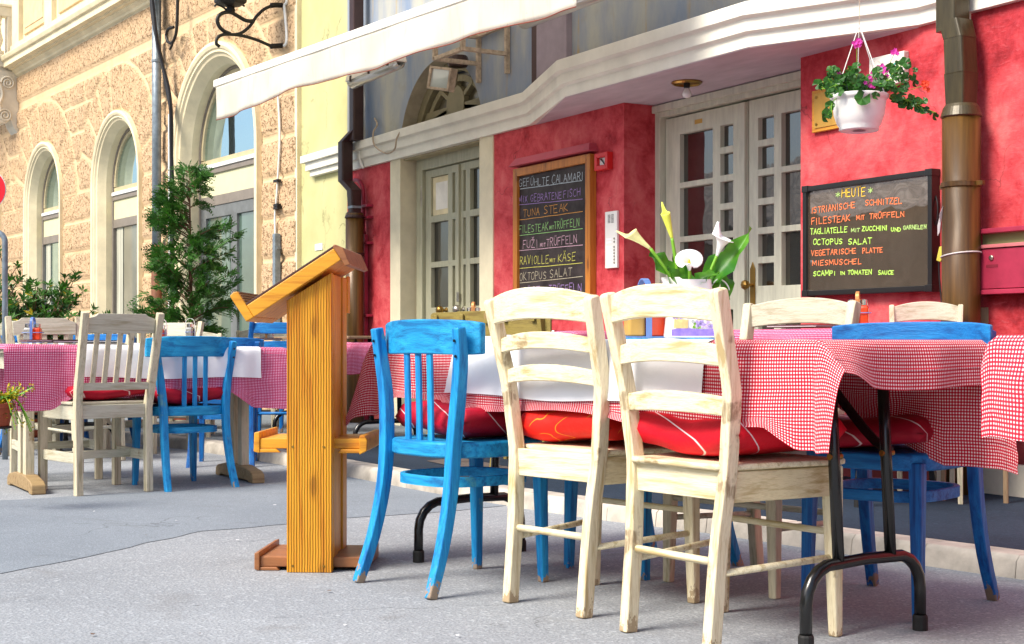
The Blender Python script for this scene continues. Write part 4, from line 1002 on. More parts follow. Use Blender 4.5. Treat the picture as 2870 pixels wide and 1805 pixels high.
# ================================================================ TABLES, CLOTHS AND CHAIRS
GR_C = 'chairs set round the cafe tables'
def steel_table(label, loc, rz, hx, hy, z=.735, fx=None, parts=True):
    t = thing('folding_table', label, 'table', (*loc, 0), rz); fx = fx or hx - .14; fy = max(hy - .135, .215)
    g = MB(); g.ext([(-hx + .004, -hy + .004, z - .022), (hx - .004, -hy + .004, z - .022), (hx - .004, hy - .004, z - .022), (-hx + .004, hy - .004, z - .022)], (0, 0, .018)); L(g, 'tabletop', m_brownwood, t, .004)
    for s in (-1, 1):
        P = [(s * fx, -fy, .018), (s * fx, -fy, .11)] + [(s * fx, -fy + .09 - .09 * math.cos(R(a)), .11 + .09 * math.sin(R(a))) for a in (20, 40, 60, 80)] + [(s * fx, 0, .203)]
        P += [(x, -y, z_) for x, y, z_ in reversed(P[:-1])]
        g = MB(); g.tube(P, .0155, 10); ft = L(g, 'foot_frame', m_black, t, smooth=True)
        for q in (-1, 1):
            g = MB(); g.lathe([(.0195, 0), (.0195, .035), (.017, .04)], (s * fx, q * fy, 0), 12); L(g, 'rubber_cap', m_rubber, ft)
            g = MB(); g.tube([(s * fx, q * .098, .20), (s * (fx - .03), q * .098, z - .02)], .0150, 10); L(g, 'leg', m_black, t, smooth=True)
            g = MB(); P2 = spline([(s * (fx - .015), q * .098 + .020, .46), (s * (fx - .10), q * .098 + .020, .515), (s * (fx - .30), q * .098 + .020, z - .03)], 4); g.sweep(P2, (0, 1, 0), .005, .026); L(g, 'brace', m_black, t)
            g = MB(); g.tube([(s * (fx - .015), q * .098 - .018, .46), (s * (fx - .015), q * .098 + .026, .46)], .008, 10); L(g, 'bolt', m_brass, t)
    return t
def trestle_table(label, loc, rz, hx, hy, z, mat_z, mat_x):
    t = thing('trestle_table', label, 'table', (*loc, 0), rz)
    g = MB(); g.box((-hx + .004, -hy + .004, z - .03), (hx - .004, hy - .004, z - .006)); L(g, 'tabletop', mat_x, t, .003)
    g = MB(); g.box((-hx + .03, -hy + .05, z - .11), (-hx + .05, hy - .05, z - .031)); L(g, 'apron', mat_x, t, .003)
    g = MB(); g.box((hx - .05, -hy + .05, z - .11), (hx - .03, hy - .05, z - .031)); L(g, 'apron', mat_x, t, .003)
    for s in (-1, 1):
        g = MB(); g.box((-hx + .05, s * (hy - .05) - .01, z - .11), (hx - .05, s * (hy - .05) + .01, z - .031)); L(g, 'apron', mat_x, t, .003)
        fx = hx - .145
        g = MB(); pr = [(-.30, 0), (-.24, .0), (-.22, .010), (.22, .010), (.24, 0), (.30, 0), (.295, .045), (.26, .062), (.12, .082), (-.12, .082), (-.26, .062), (-.295, .045)]
        g.ext([(s * fx - .035, y, zz) for y, zz in pr], (.07, 0, 0)); L(g, 'foot_bar', m_rawx, t, .006)
        for q in (-.055, .055):
            g = MB(); g.box((s * fx - .022, q * 1.15 - .031, .07), (s * fx + .022, q * 1.15 + .031, z - .03)); L(g, 'leg', mat_z, t, .004)
    return t

# --- the big table in front
TN = (-3.462, 2.452); AN = R(6)
steel_table('long folding table on black tubular legs under the red gingham cloth, nearest the camera', TN, AN, .98, .31, .745, .86)
def lift_near(u, v, x, y, z):
    if v < -.36 and z < .57 and -.95 < u < .93:
        w = min(1, (u + .95) / .12, (.93 - u) / .10); zc = .562 + .018 * math.sin(u * 8 + 1) - .02 * u; e = max(0, zc - z) * w; z += e * .70; y -= e * .08
    if v > .31 and -.95 < u < .85 and z < .60:
        w = min(1, (u + .95) / .12, (.85 - u) / .40); z += max(0, .60 - z) * w * .85
    r = math.hypot(max(0, u - .98), max(0, -.31 - v))
    if u > .98 and v < .0 and r > 0:
        if v < -.31: a = math.degrees(math.atan2(-.31 - v, u - .98)); w = max(0, .8 + .2 * a / 15 if a < 15 else 1 - (a - 15) / 62)
        else: w = .8 * math.exp(-((v + .31) / .11) ** 2)
        x += .72 * r * w; z += .40 * r * w; y -= .20 * r * w if v < -.31 else 0
    return x, y, z
cloth('tablecloth', 'red gingham cloth over the front table, pulled up short at its right end', m_ging_red, TN, AN, (-.98, .98, -.31, .31), .747, (.20, .125, .265, .34), 'gingham tablecloths', amp=.006, fold=.30, seed=2, bulge=lift_near, step=.018)
def lift_run(u, v, x, y, z):
    x, y, z = lift_near(u, v, x, y, z)
    if v < -.31: x += (v + .31) * (.40 * max(0, -u - .2) / .3 + .10 * max(0, u) / .6)
    return x, y, z
cloth('table_runner', 'white linen runner across the front table beneath the lily jug', m_linen, TN, AN, (-.98, .98, -.31, .31), .747, (.2, .125, .265, .34), 'white table runners', amp=.006, seed=2, lift=.009, clip=(-.46, .64, -.485, .0), bulge=lift_run, cat='table runner', step=.02)

LS1 = [(.828, .085, .022), (.728, .045, .020), (.640, .045, .018)]; LS2 = [(.822, .080, .022), (.705, .055, .018), (.585, .050, .012)]
c = blue_chair('bright blue bentwood chair with three back slats beside the wooden lectern', m_blue_z, m_blue_x, GR_C); c.location = (-3.883, 2.115, 0); c.rotation_euler[2] = R(9.3)
blue_proto = c
c = ladder_chair('cream ladder-back chair carrying the scarlet orange-patterned cushion', LS1, m_cream_z, m_cream_x, GR_C, plates=True, spread=.205); c.location = (-3.394, 2.30, 0); c.rotation_euler[2] = R(11)
c = ladder_chair('cream ladder-back chair nearest the camera with a bright red white-lined cushion', LS2, m_cream_z, m_cream_x, GR_C, topz=.868, spread=.200); c.location = (-2.863, 2.342, 0); c.rotation_euler[2] = R(6)
ladder_proto = c
c = blue_chair('deep blue bentwood chair on the far side of the front table, at its right end', m_deep_z, m_deep_x, GR_C, .80); c.location = (-2.914, 2.93, 0); c.rotation_euler[2] = R(199)
deep_proto = c
c = dup(ladder_proto, (-3.39, 2.83, 0), R(193), 'whitewashed ladder-back chair on the far side of the front table, beside the deep blue one')
for q in kids(c): q.data = q.data.copy(); q.data.materials[0] = {m_cream_x: m_grey_x, m_cream_y: m_grey_y}.get(q.data.materials[0], m_grey_z)
white_proto = c
c = dup(blue_proto, (-3.817, 2.72, -.018), R(193), 'blue bentwood chair on the far side of the front table behind the lily jug')
cushion('maroon cushion with white loops on the bright blue chair by the lectern', m_cush, (-3.893, 2.150), R(9), .36, .37, .105, .448)
cushion('scarlet cushion with orange scribbled flowers on a cream ladder-back chair', m_cush_o, (-3.404, 2.312), R(11), .38, .38, .115, .452)
cushion('bright red cushion with long white lines on the nearest cream chair', m_cush_b, (-2.862, 2.340), R(6), .40, .39, .115, .452)
cushion('dark red cushion on the deep blue chair behind the black table legs', m_cush, (-2.905, 2.90), R(19), .41, .39, .09, .448)
cushion('dark red cushion on the whitewashed chair at the far side of the front table', m_cush, (-3.39, 2.82), R(13), .41, .39, .08, .452)
cushion('dark red cushion on the blue chair behind the lily jug', m_cush, (-3.80, 2.70), R(13), .40, .38, .08, .430)

# --- table at the right edge of the picture
TR = (-1.59, 2.86)
steel_table('folding table under the gingham cloth cut off by the right edge of the picture', TR, R(0), .58, .35, .755, .42)
m_ging_big = gingham('coarser_red_gingham', (.66, .010, .035), (.88, .82, .83), .0096)
cloth('tablecloth', 'coarser red gingham cloth hanging at the right edge of the picture', m_ging_big, TR, 0, (-.58, .58, -.35, .35), .757, (.05, .25, .235, .26), 'gingham tablecloths', amp=.012, fold=.2, seed=5, step=.018)

# --- left table
TL = (-7.42, 2.065)
trestle_table('whitewashed wooden trestle table under a crimson gingham cloth, left of the lectern', TL, R(90), .705, .31, .718, m_grey_z, m_grey_x)
def lift_left(u, v, x, y, z):
    if v < -.32 and -.50 < u < .52:
        w = min(1, (u + .50) / .12, (.52 - u) / .12); zc = .505 + .02 * math.sin(u * 7); e = max(0, zc - z) * w; z += e * .75; y -= e * .08
    return x, y, z
cloth('tablecloth', 'crimson gingham cloth over the trestle table left of the lectern', m_ging_pink, TL, R(90), (-.705, .705, -.31, .31), .724, (.03, .16, .325, .30), 'gingham tablecloths', amp=.012, fold=.5, seed=8, bulge=lift_left, tilt=(-.014, 0))
cloth('table_runner', 'white linen runner over the trestle table left of the lectern', m_linen, TL, R(90), (-.705, .705, -.31, .31), .724, (.03, .15, .32, .3), 'white table runners', amp=.012, seed=8, lift=.010, clip=(-.355, .56, -.48, .0), tilt=(-.014, 0), cat='table runner')
c = slat_chair('cream slat-back chair with five slats drawn up to the left trestle table', m_grey_z, m_grey_x, GR_C); c.location = (-7.20, 1.80, 0); c.rotation_euler[2] = R(99)
slat_proto = c
dup(slat_proto, (-7.985, 1.77, 0), R(-92), 'cream slat-back chair facing the camera behind the left trestle table')
dup(deep_proto, (-7.229, 2.229, -.028), R(98.4), 'bright blue bentwood chair drawn up to the left trestle table')
for o in list(bpy.data.objects):
    if o.get('label') == 'bright blue bentwood chair drawn up to the left trestle table':
        for q in kids(o): q.data = q.data.copy(); q.data.materials[0] = {m_deep_x: m_blue_x, m_deep_z: m_blue_z}.get(q.data.materials[0], q.data.materials[0])
cushion('dark red cushion on the cream slat-back chair', m_cush, (-7.20, 1.80), R(99), .40, .38, .075, .454)
cushion('plump dark red cushion on the blue chair at the left trestle table', m_cush, (-7.24, 2.23), R(98), .40, .39, .10, .420)
cushion('dark red cushion on the far slat-back chair left of the lectern', m_cush, (-7.98, 1.77), R(88), .40, .38, .075, .454)

# --- second row on the left
T2 = (-10.05, 2.25)
steel_table('folding table with black bent-tube feet behind the left trestle table', T2, R(3), .70, .35, .735, .56)
cloth('tablecloth', 'white cloth over the folding table in the second row at the left', m_linen, T2, R(3), (-.70, .70, -.35, .35), .737, (.2, .2, .2, .2), 'white tablecloths', amp=.015, seed=11, step=.04)
def at(px, Z): p = onZ(px, YH, Z); return (p.x, p.y, 0)
def at2(px, Z, z=0): p = onZ(px, YH, Z); return (p.x, p.y, z)
dup(deep_proto, at2(632, 8.7, -.03), R(65), 'blue bentwood chair with its back rail just above the left blue chair')
dup(white_proto, at2(520, 10.4, -.06), R(240), 'whitewashed ladder-back chair in front of the conifer pot')
dup(slat_proto, at2(418, 9.7, 0), R(215), 'tall cream slat-back chair at the folding table in the second row')
dup(white_proto, at2(712, 11.4, WZ - .09), R(235), 'small whitewashed chair under the lectern desk, before the shop door')
dup(slat_proto, at2(150, 9.4, 0), R(30), 'cream slat-back chair at the near side of the second-row folding table')
dup(deep_proto, at2(60, 9.7, 0), R(20), 'deep blue bentwood chair by the yellow flower pot')
dup(deep_proto, at2(262, 9.9, 0), R(-130), 'deep blue bentwood chair behind the second-row folding table')
dup(white_proto, at2(235, 9.0, 0), R(100), 'whitewashed ladder-back chair between the left trestle table and the second row')
c = ladder_chair('deep blue straight-slatted chair half hidden by the lectern post', [(.775, .075, .0), (.66, .06, .0), (.55, .05, .0)], m_deep_z, m_deep_x, GR_C, topz=.83, spread=.185, foot=.17); c.location = at2(800, 9.6, WZ); c.rotation_euler[2] = R(62)
deepladder = c
dup(deepladder, at2(870, 10.9, WZ), R(240), 'deep blue straight-slatted chair behind the pavement table, hidden by the lectern')

# --- tables on the pavement
TK = (-8.91, 3.875)
steel_table('folding table on the pavement behind the lectern', TK, 0, .84, .325, .745, .70).location.z = WZ - .02
cloth('tablecloth', 'crimson gingham cloth on the pavement table behind the lectern', m_ging_pink, (TK[0], TK[1]), 0, (-.84, .84, -.325, .325), .742, (.2, .2, .22, .2), 'gingham tablecloths', amp=.015, fold=.8, seed=14, step=.03)
cloth('table_runner', 'white linen runner on the pavement table behind the lectern', m_linen, (TK[0], TK[1]), 0, (-.84, .84, -.325, .325), .742, (.2, .2, .22, .2), 'white table runners', amp=.012, seed=14, lift=.007, clip=(-.60, .55, -.50, .3), cat='table runner', step=.04)
T3 = (-7.45, 4.65)
steel_table('folding table on the pavement in front of the chalk menu wall', T3, 0, .71, .30, .745, .57).location.z = WZ
cloth('tablecloth', 'crimson gingham cloth on the pavement table by the chalk menu wall', m_ging_pink, T3, 0, (-.71, .71, -.30, .30), .747 + WZ, (.2, .2, .22, .2), 'gingham tablecloths', amp=.012, fold=.6, seed=15, step=.03)
cloth('table_runner', 'white linen runner on the pavement table by the chalk menu wall', m_linen, T3, 0, (-.71, .71, -.30, .30), .747 + WZ, (.2, .2, .22, .2), 'white table runners', amp=.012, seed=15, lift=.007, clip=(-.5, .5, -.50, .3), cat='table runner', step=.04)
c = ply_chair('olive plywood-backed chair on the pavement, seen between the slats of the left cream chair', m_olive, m_olive, GR_C); c.location = (-6.50, 4.03, WZ); c.rotation_euler[2] = R(17)
for s in (-1, 1):
    g = MB(); g.box((s * .10 - .014, -.243, .79), (s * .10 + .014, -.232, .845)); L(g, 'bracket', m_olive, c, .003)
ply_proto = c
dup(ply_proto, (-6.97, 4.03, WZ - .005), R(14), 'olive plywood-backed chair partly behind the left post of the cream ladder-back chair')
dup(ply_proto, (-7.52, 4.16, WZ), R(8), 'olive plywood-backed chair hidden behind the near blue chair, only its feet showing')
T4 = (-4.95, 4.42)
steel_table('folding table on the pavement below the glossy black menu board', T4, 0, .75, .32, .735, .6).location.z = WZ
cloth('tablecloth', 'crimson gingham cloth on the pavement table below the black menu board', m_ging_pink, T4, 0, (-.75, .75, -.32, .32), .738 + WZ, (.2, .2, .21, .2), 'gingham tablecloths', amp=.012, fold=.5, seed=16, step=.03)
dup(deep_proto, (-5.15, 4.93, WZ - .03), R(185), 'blue bentwood chair on the pavement below the brass door handle')
c = dup(white_proto, at2(2592, 6.15, WZ - .02), R(222), 'worn whitewashed chair in front of the brown drainpipe'); c.scale = (.74, .8, 1)
c = ply_chair('brown round-cornered chair with splayed legs beside the brown drainpipe', m_brownwood, m_brownwood, GR_C, .86); c.location = at2(2745, 6.25, WZ - .02); c.rotation_euler[2] = R(215); c.scale = (.72, 1, 1)

# ================================================================ SMALL THINGS ON THE TABLES
m_oil = plain('golden_oil', (.48, .30, .08), .15, bump=0, spec=.6); m_vin = plain('red_vinegar', (.62, .05, .01), .15, bump=0, spec=.6); m_dkvin = plain('dark_balsamic', (.06, .01, .01), .15, bump=0)
m_clear = glass('clear_bottle_glass', (.45, .47, .42), .2, .05)
m_strap = plain('blue_enamelled_strap', (.12, .22, .52), .35)
m_copper = plain('copper_strap', (.62, .28, .10), .35, .4)
def cruet(label, loc, rz, la, lb, strap, h=.105, s=1.0):
    t = thing('cruet_set', label, 'cruet set', loc, rz, 'oil and vinegar sets on the tables')
    for k, mm in ((-1, la), (1, lb)):
        g = MB(); w = .021; x = k * .0245
        g.grid([[(x + a, b, z) for a, b in se(2 * w * f_, 2 * w * f_, 16, 6)] for z, f_ in ((.004, .9), (.007, 1), (h * .72, 1), (h * .80, .8), (h * .83, .55))], True); g.f += [list(range(15, -1, -1)), list(range(64, 80))]
        b = L(g, 'bottle', mm, t, smooth=False)
        g = MB(); g.lathe([(.0135, h * .82), (.0165, h * .83), (.0165, h * 1.0), (.012, h * 1.03), (.001, h * 1.04)], (x, 0, 0), 14); L(g, 'cap', m_chrome, b, smooth=False)
    g = MB(); g.sweep([(-.054, 0, .002), (.054, 0, .002)], (0, 1, 0), .05, .003); L(g, 'tray', strap, t)
    g = MB(); g.sweep([(0, -.030, .0), (0, -.030, h * 1.05)] + [(0, -.030 * math.cos(R(a)), h * 1.05 + .032 * math.sin(R(a))) for a in range(20, 180, 20)] + [(0, .030, h * 1.05), (0, .030, 0)], (1, 0, 0), .014, .0025); L(g, 'handle', strap, t)
    P = [(x, y, h * .55) for x, y in se(.112, .056, 28, 3)]; g = MB(); g.tube(P + [P[0]], .0022, 6); L(g, 'ring', m_strap, t)
    return t
zt = .753
p = onZ(1806, 960, 4.02); c = cruet('oil and red vinegar set with blue strap handle beside the lily jug', (p.x, p.y, zt), R(75) + math.pi, m_vin, m_oil, m_strap, .100); c.scale = (1.22, 1.22, 1.22)
p = onZ(2404, 960, 6.05); cruet('chrome-capped oil set in front of the black menu board', (p.x, p.y, .738 + WZ + .003), R(40), m_oil, m_vin, m_copper, .118)
p = onZ(92, 960, 7.6); cruet('oil set behind the cream slats at the left edge', (p.x, p.y, .738), R(60), m_clear, m_vin, m_strap, .10)
p = onZ(533, 960, 9.3); cruet('dark and pale vinegar bottles above the left blue chair', (p.x, p.y, .745), R(150), m_clear, m_dkvin, m_whitepl, .115)
p = onZ(748, 960, 9.4); cruet('pale oil bottles on the pavement table beneath the lectern desk', (p.x, p.y, .755), R(60), m_clear, m_clear, m_copper, .13)
p = onZ(1327, 960, 8.4); cruet('oil set glimpsed between the blue chair and the cream post', (p.x, p.y, .747 + WZ + .01), R(50), m_vin, m_dkvin, m_copper, .125)
p = onZ(452, 960, 7.9); cruet('orange vinegar bottle behind the cream slat-back chair', (p.x, p.y, .735), R(150), m_vin, m_clear, m_whitepl, .10)
def menu(label, loc, rz, mat=m_dark_cover, w=.15, d=.21):
    t = thing('menu_folder', label, 'menu', loc, rz, 'menu folders lying on the tables')
    g = MB(); g.box((-w, -d / 2, 0), (w, d / 2, .004)); L(g, 'cover', mat, t, .001); g = MB(); g.box((-w + .006, -d / 2 + .004, .004), (w - .006, d / 2 - .004, .009)); L(g, 'pages', m_linen, t); g = MB(); g.box((-w, -d / 2, .009), (w, d / 2, .013)); L(g, 'cover', mat, t, .001)
p = onZ(150, 960, 7.25); menu('dark menu folder at the left end of the trestle table', (p.x, p.y, .742), R(90))
p = onZ(235, 960, 7.2); menu('black menu folder beside the white runner on the trestle table', (p.x, p.y, .7385), R(92), m_blackframe)
p = onZ(2262, 960, 6.25); menu('dark red menu folder on the pavement table below the black menu board', (p.x, p.y, .745 + WZ), R(5), m_dark_cover)
p = onZ(720, 960, 9.0); menu('dark menu folder on the pavement table behind the lectern', (p.x, p.y, .755), R(5))

# lily jug
JP = onZ(1936, 960, 3.95); JZ = .754
JT = thing('enamel_jug', 'white jug printed with lavender, flower pot and birdcage on a purple band, holding calla lilies', 'jug', (JP.x, JP.y, JZ), R(150) * 0 + TH)
m_enamel = plain('white_enamel', (.82, .81, .78), .25, bump=0, spec=.6)
g = MB(); rows = []
for z, w, d in ((0, .140, .110), (.004, .146, .114), (.05, .136, .108), (.10, .122, .100), (.150, .110, .092), (.160, .108, .090)):
    r_ = [(x, y, z) for x, y in se(w, d, 32, 5)]
    if z > .10: r_ = [(x - (.028 * (z - .10) / .06 if x < -.03 and abs(y) < .03 else 0), y, z + (.006 * (z - .1) / .06 if x < -.03 else 0)) for x, y, z in r_]
    rows.append(r_)
g.grid(rows, True); g.f += [list(range(31, -1, -1))]; L(g, 'body', m_enamel, JT, smooth=True)
g = MB(); P = spline([(.055, 0, .140), (.075, 0, .162), (.098, 0, .150), (.108, 0, .120), (.095, 0, .075), (.066, 0, .028)], 6); g.sweep(P, (0, 1, 0), .010, .003); L(g, 'handle', m_enamel, JT)
def decal(name, mat, polys):
    g = MB()
    for poly in polys:
        g.add([(x, -.0595 + z * .060, z) for x, z in poly], [tuple(range(len(poly)))])
    o = g.build(name, mat, JT, local=True, fix=False); return o
ell = lambda cx_, cz, a, b, n=12: [(cx_ + a * math.cos(2 * math.pi * k / n), cz + b * math.sin(2 * math.pi * k / n)) for k in range(n)]
m_purple = plain('violet_print', (.22, .16, .58), .4, var=.3, scale=60); m_grn = plain('green_print', (.22, .42, .08), .4, var=.4, scale=90); m_tan = plain('tan_crate_print', (.66, .46, .20), .4, var=.2, scale=60); m_lil = plain('lilac_print', (.40, .32, .66), .4, var=.4, scale=120); m_gry = plain('grey_print', (.36, .40, .40), .4)
decal('printed_band', m_purple, [[(-.060, .004), (.060, .004), (.059, .024), (.02, .022), (-.02, .026), (-.060, .022)]])
rr = random.Random(4)
decal('printed_lavender', m_lil, [ell(-.045 + rr.uniform(-.014, .014), .075 + rr.uniform(-.022, .022), .0035, .009, 6) for _ in range(22)] + [ell(.028 + rr.uniform(-.02, .022), .040 + rr.uniform(-.014, .012), .0055, .0055, 6) for _ in range(14)])
decal('printed_crate', m_tan, [[(-.054, .026), (-.016, .024), (-.013, .048), (-.052, .052)], [(.014, .045), (.022, .05), (.024, .062), (.016, .058)]])
decal('printed_pot', m_gry, [[(-.014, .028), (-.0125, .028), (-.0145, .058), (-.0165, .058)], [(.010, .028), (.0115, .028), (.0135, .058), (.012, .058)], [(-.0165, .057), (.0135, .057), (.0135, .060), (-.0165, .060)], ell(-.001, .043, .005, .006, 10)])
decal('printed_greenery', m_grn, [ell(rr.uniform(-.018, .018), .074 + rr.uniform(-.012, .016), .005, .006, 6) for _ in range(20)] + [ell(.008 + rr.uniform(-.008, .01), .028 + rr.uniform(-.008, .01), .004, .004, 5) for _ in range(7)])
decal('printed_birdcage', m_gry, [[(.024 + .007 * k, .055), (.0248 + .007 * k, .055), (.0248 + .007 * k, .098), (.024 + .007 * k, .098)] for k in range(5)] + [[(.022, .097), (.054, .097), (.038, .112)], [(.022, .054), (.054, .054), (.054, .056), (.022, .056)]])

def stem(pts, r, name, parent): g = MB(); g.tube(spline(pts, 6), r, 8); return L(g, name, m_stem, parent, smooth=True)
def spathe(base, axis, face, size, mat, parent, open_=1.0, name='spathe'):
    # calla: a rolled cone that flares to a heart-shaped rim with a pointed tip
    axis = Vector(axis).normalized(); face = Vector(face); face = (face - axis * face.dot(axis)).normalized(); side = axis.cross(face); base = Vector(base)
    g = MB(); rows = []
    for i in range(15):
        t = i / 14; row = []
        for j in range(25):
            a = -math.pi * 1.04 + 2.08 * math.pi * j / 24; ca, sa = math.cos(a), math.sin(a)
            back = (1 - ca) / 2                                        # 0 at the open front, 1 at the back
            r = size * (.055 + .13 * t + open_ * .38 * t ** 2.6)
            tip = math.exp(-((abs(a) - math.pi) ** 2) / .10) * t ** 3
            h = size * (.95 * t + .12 * back * t + .48 * tip)
            curl = open_ * .30 * size * t ** 5
            p_ = base + axis * (h - curl * (1 - .5 * tip)) + face * (ca * r * (1 + .25 * tip)) + side * (sa * r * 1.02)
            row.append(p_)
        rows.append(row)
    g.grid(rows); o = g.build(name, mat, parent, local=True, smooth=True, fix=False); q = o.modifiers.new('t', 'SOLIDIFY'); q.thickness = .0015
    g = MB(); g.tube([base + axis * size * .10, base + axis * size * .45, base + axis * size * .72], [size * .035, size * .055, size * .03], 10); s_ = g.build('spadix', m_spadix, o, local=True, smooth=True)
    return o
def lily(label, pts, axis, face, size, mat, open_):
    b = Vector(pts[0]); t = thing('calla_lily', label, 'flower', tuple(JT.matrix_basis @ b), TH, 'calla lilies in the jug')
    P = [Vector(q) - b for q in pts]; stem(P, .0048, 'stem', t); spathe(P[-1], axis, face, size, mat, t, open_)
JT.matrix_basis.identity() if False else None
bpy.context.view_layer.update()
# local jug frame: x to the right of the picture, y away from the camera
lily('tall tightly rolled yellow-green calla bud, highest in the jug', [(-.02, 0, .05), (-.040, 0, .20), (-.052, 0, .275)], (-.25, 0, .95), (0, -1, 0), .072, m_petal_y, .0)
lily('pale yellow calla leaning out to the left of the jug', [(-.02, -.01, .06), (-.055, -.02, .16), (-.115, -.03, .245)], (-.80, 0, .62), (.3, -.6, .7), .072, plain('pale_cream_yellow_petal', (.80, .80, .34), .5, var=.2, scale=14, bump=.05), .22)
lily('open white calla lily facing the camera in the middle of the jug', [(0, -.02, .06), (-.006, -.03, .15), (-.008, -.035, .185)], (-.12, -.80, .52), (.10, .35, .90), .068, m_petal, .95)
lily('white calla lily curling over on the right side of the jug', [(.015, 0, .06), (.05, 0, .17), (.072, 0, .225)], (.30, -.15, .95), (.5, -.6, .2), .068, m_petal, .75)
def leaf(P, width, nrm, mat, parent, wave=.15, name='leaf', n=16):
    P = spline(P, 4); n = len(P); g = MB(); rows = []; nrm = Vector(nrm).normalized()
    for i, p_ in enumerate(P):
        t = i / (n - 1); tg = (P[min(i + 1, n - 1)] - P[max(i - 1, 0)]).normalized(); sd_ = tg.cross(nrm).normalized(); up = sd_.cross(tg)
        w = width * (math.sin(math.pi * min(1, t * 1.05 + .02) ** .8) ** .75) * (1 - .15 * t) if t < .98 else width * .04
        row = []
        for j in range(7):
            u = -1 + j / 3; wv = wave * width * math.sin(t * 19 + (1.5 if u > 0 else 0)) * abs(u) ** 2
            row.append(p_ + sd_ * (u * w / 2) + up * (-.10 * width * (1 - abs(u)) + wv + .12 * w * u * u))
        rows.append(row)
    g.grid(rows); o = g.build(name, mat, parent, local=True, smooth=True, fix=False); return o
leaf([(.02, .01, .10), (.07, .0, .18), (.12, -.01, .235), (.165, -.01, .305)], .085, (-.5, -.8, .3), m_calla, JT)
leaf([(-.01, .0, .10), (-.05, -.01, .17), (-.095, -.02, .215), (-.115, -.02, .235)], .075, (.5, -.75, .4), m_calla, JT)
leaf([(-.01, .02, .11), (-.02, .03, .17), (-.045, .03, .235)], .07, (.2, -.9, .1), m_calla, JT)
leaf([(.02, .02, .13), (.06, .02, .165), (.095, .0, .150), (.105, -.02, .105)], .075, (0, -.5, .9), m_calla, JT)
leaf([(-.02, -.03, .13), (-.045, -.04, .165), (-.07, -.045, .195)], .05, (.4, -.8, .5), m_calla, JT)
leaf([(.01, -.02, .14), (.03, -.03, .165), (.075, -.03, .18)], .05, (0, -.6, .8), m_calla, JT)

# ================================================================ LECTERN (a = picture right, d = away)
LT = thing('wooden_lectern', 'orange varnished pine lectern post with slanted desk, cross shelf and foot board', 'lectern', (-4.313, 1.684, 0), math.atan2(.838, .545))
# local frame: +x runs along the face to the right, +y points away from the camera
def P_(name, poly, y0, y1, mat, bev=.003, parent=LT):
    g = MB(); g.ext([(x, y0, z) for x, z in poly], (0, y1 - y0, 0)); return g.build(name, mat, parent, bev, local=True)
zl = lambda x: .875 + .62 * x
P_('front_plank', [(0, 0), (.146, 0), (.146, zl(.146)), (0, zl(0))], 0, .034, m_pine_rib)
for k, (a, b) in enumerate(((.040, .125), (.130, .215), (.220, .300))):
    P_('side_plank', [(.012, .01), (.146 - .006 * (k % 2), .01), (.146 - .006 * (k % 2), zl(.14)), (.012, zl(.012))], a, b, m_pine_z)
sh = [(-.098, .395), (.232, .395), (.232, .428), (-.098, .428)]
P_('shelf', sh, .050, .30, m_pine_x); P_('shelf_cap', [(-.118, .385), (-.098, .380), (-.098, .450), (-.116, .447)], .045, .33, m_pine_x); P_('shelf_cap', [(.232, .378), (.256, .39), (.258, .425), (.25, .440), (.232, .440)], .020, .36, m_pine_x); P_('shelf_batten', [(-.112, .382), (-.03, .382), (-.045, .395), (-.098, .395)], .048, .06, m_pine_x)
P_('shelf_batten', [(.16, .382), (.245, .382), (.24, .395), (.17, .395)], .03, .06, m_pine_x)
P_('foot_board', [(-.095, .012), (.235, .012), (.235, .045), (-.095, .045)], .040, .32, m_pine_brown); P_('foot_cap', [(-.112, .004), (-.095, .0), (-.095, .062), (-.112, .058)], .030, .34, m_pine_brown); P_('foot_cap', [(.235, .0), (.250, .004), (.250, .058), (.235, .062)], .030, .34, m_pine_brown); P_('foot_batten', [(-.1, .0), (-.03, .0), (-.04, .012), (-.1, .012)], .035, .06, m_pine_brown)
sx_, cx_ = math.sin(R(33)), math.cos(R(33))
d0 = Vector((-.106, .830)); ax = Vector((cx_, sx_)); ay = Vector((-sx_, cx_))
def dk(a, b): p = d0 + ax * a + ay * b; return (p.x, p.y)
P_('desk', [dk(0, -.010), dk(.335, -.010), dk(.335, .034), dk(0, .034)], -.025, .36, m_pine_x, .003)
P_('desk_cover', [dk(.0, .0345), (dk(.345, .0345)), dk(.345, .042), dk(.0, .042)], -.020, .36, m_dark_cover, .001)
P_('desk_ledge', [dk(-.030, -.010), dk(.0, -.010), dk(.0, .088), dk(-.012, .094), dk(-.030, .090)], -.022, .36, m_pine_x, .004)
for k in range(4): P_('ledge_strip', [dk(-.0005, .050 + .010 * k), dk(.003, .051 + .010 * k), dk(.003, .056 + .010 * k), dk(-.0005, .057 + .010 * k)], -.018, .355, m_pine_brown, .001)
P_('desk_end', [dk(.335, -.035), dk(.352, -.040), dk(.362, .018), dk(.345, .043), dk(.335, .042)], -.030, .36, m_pine_brown, .004)
P_('desk_support', [(.02, .84), (.15, .84), (.15, zl(.15)), (.02, zl(.02))], .30, .345, m_pine_x)
for x, z in ((.020, .405), (.120, .405), (.02, .022), (.12, .022)):
    g = MB(); g.lathe([(.004, 0), (.004, -.0018), (.001, -.002)], (x, .0, z), 10, 'y'); g.build('screw', m_brass, LT, local=True)

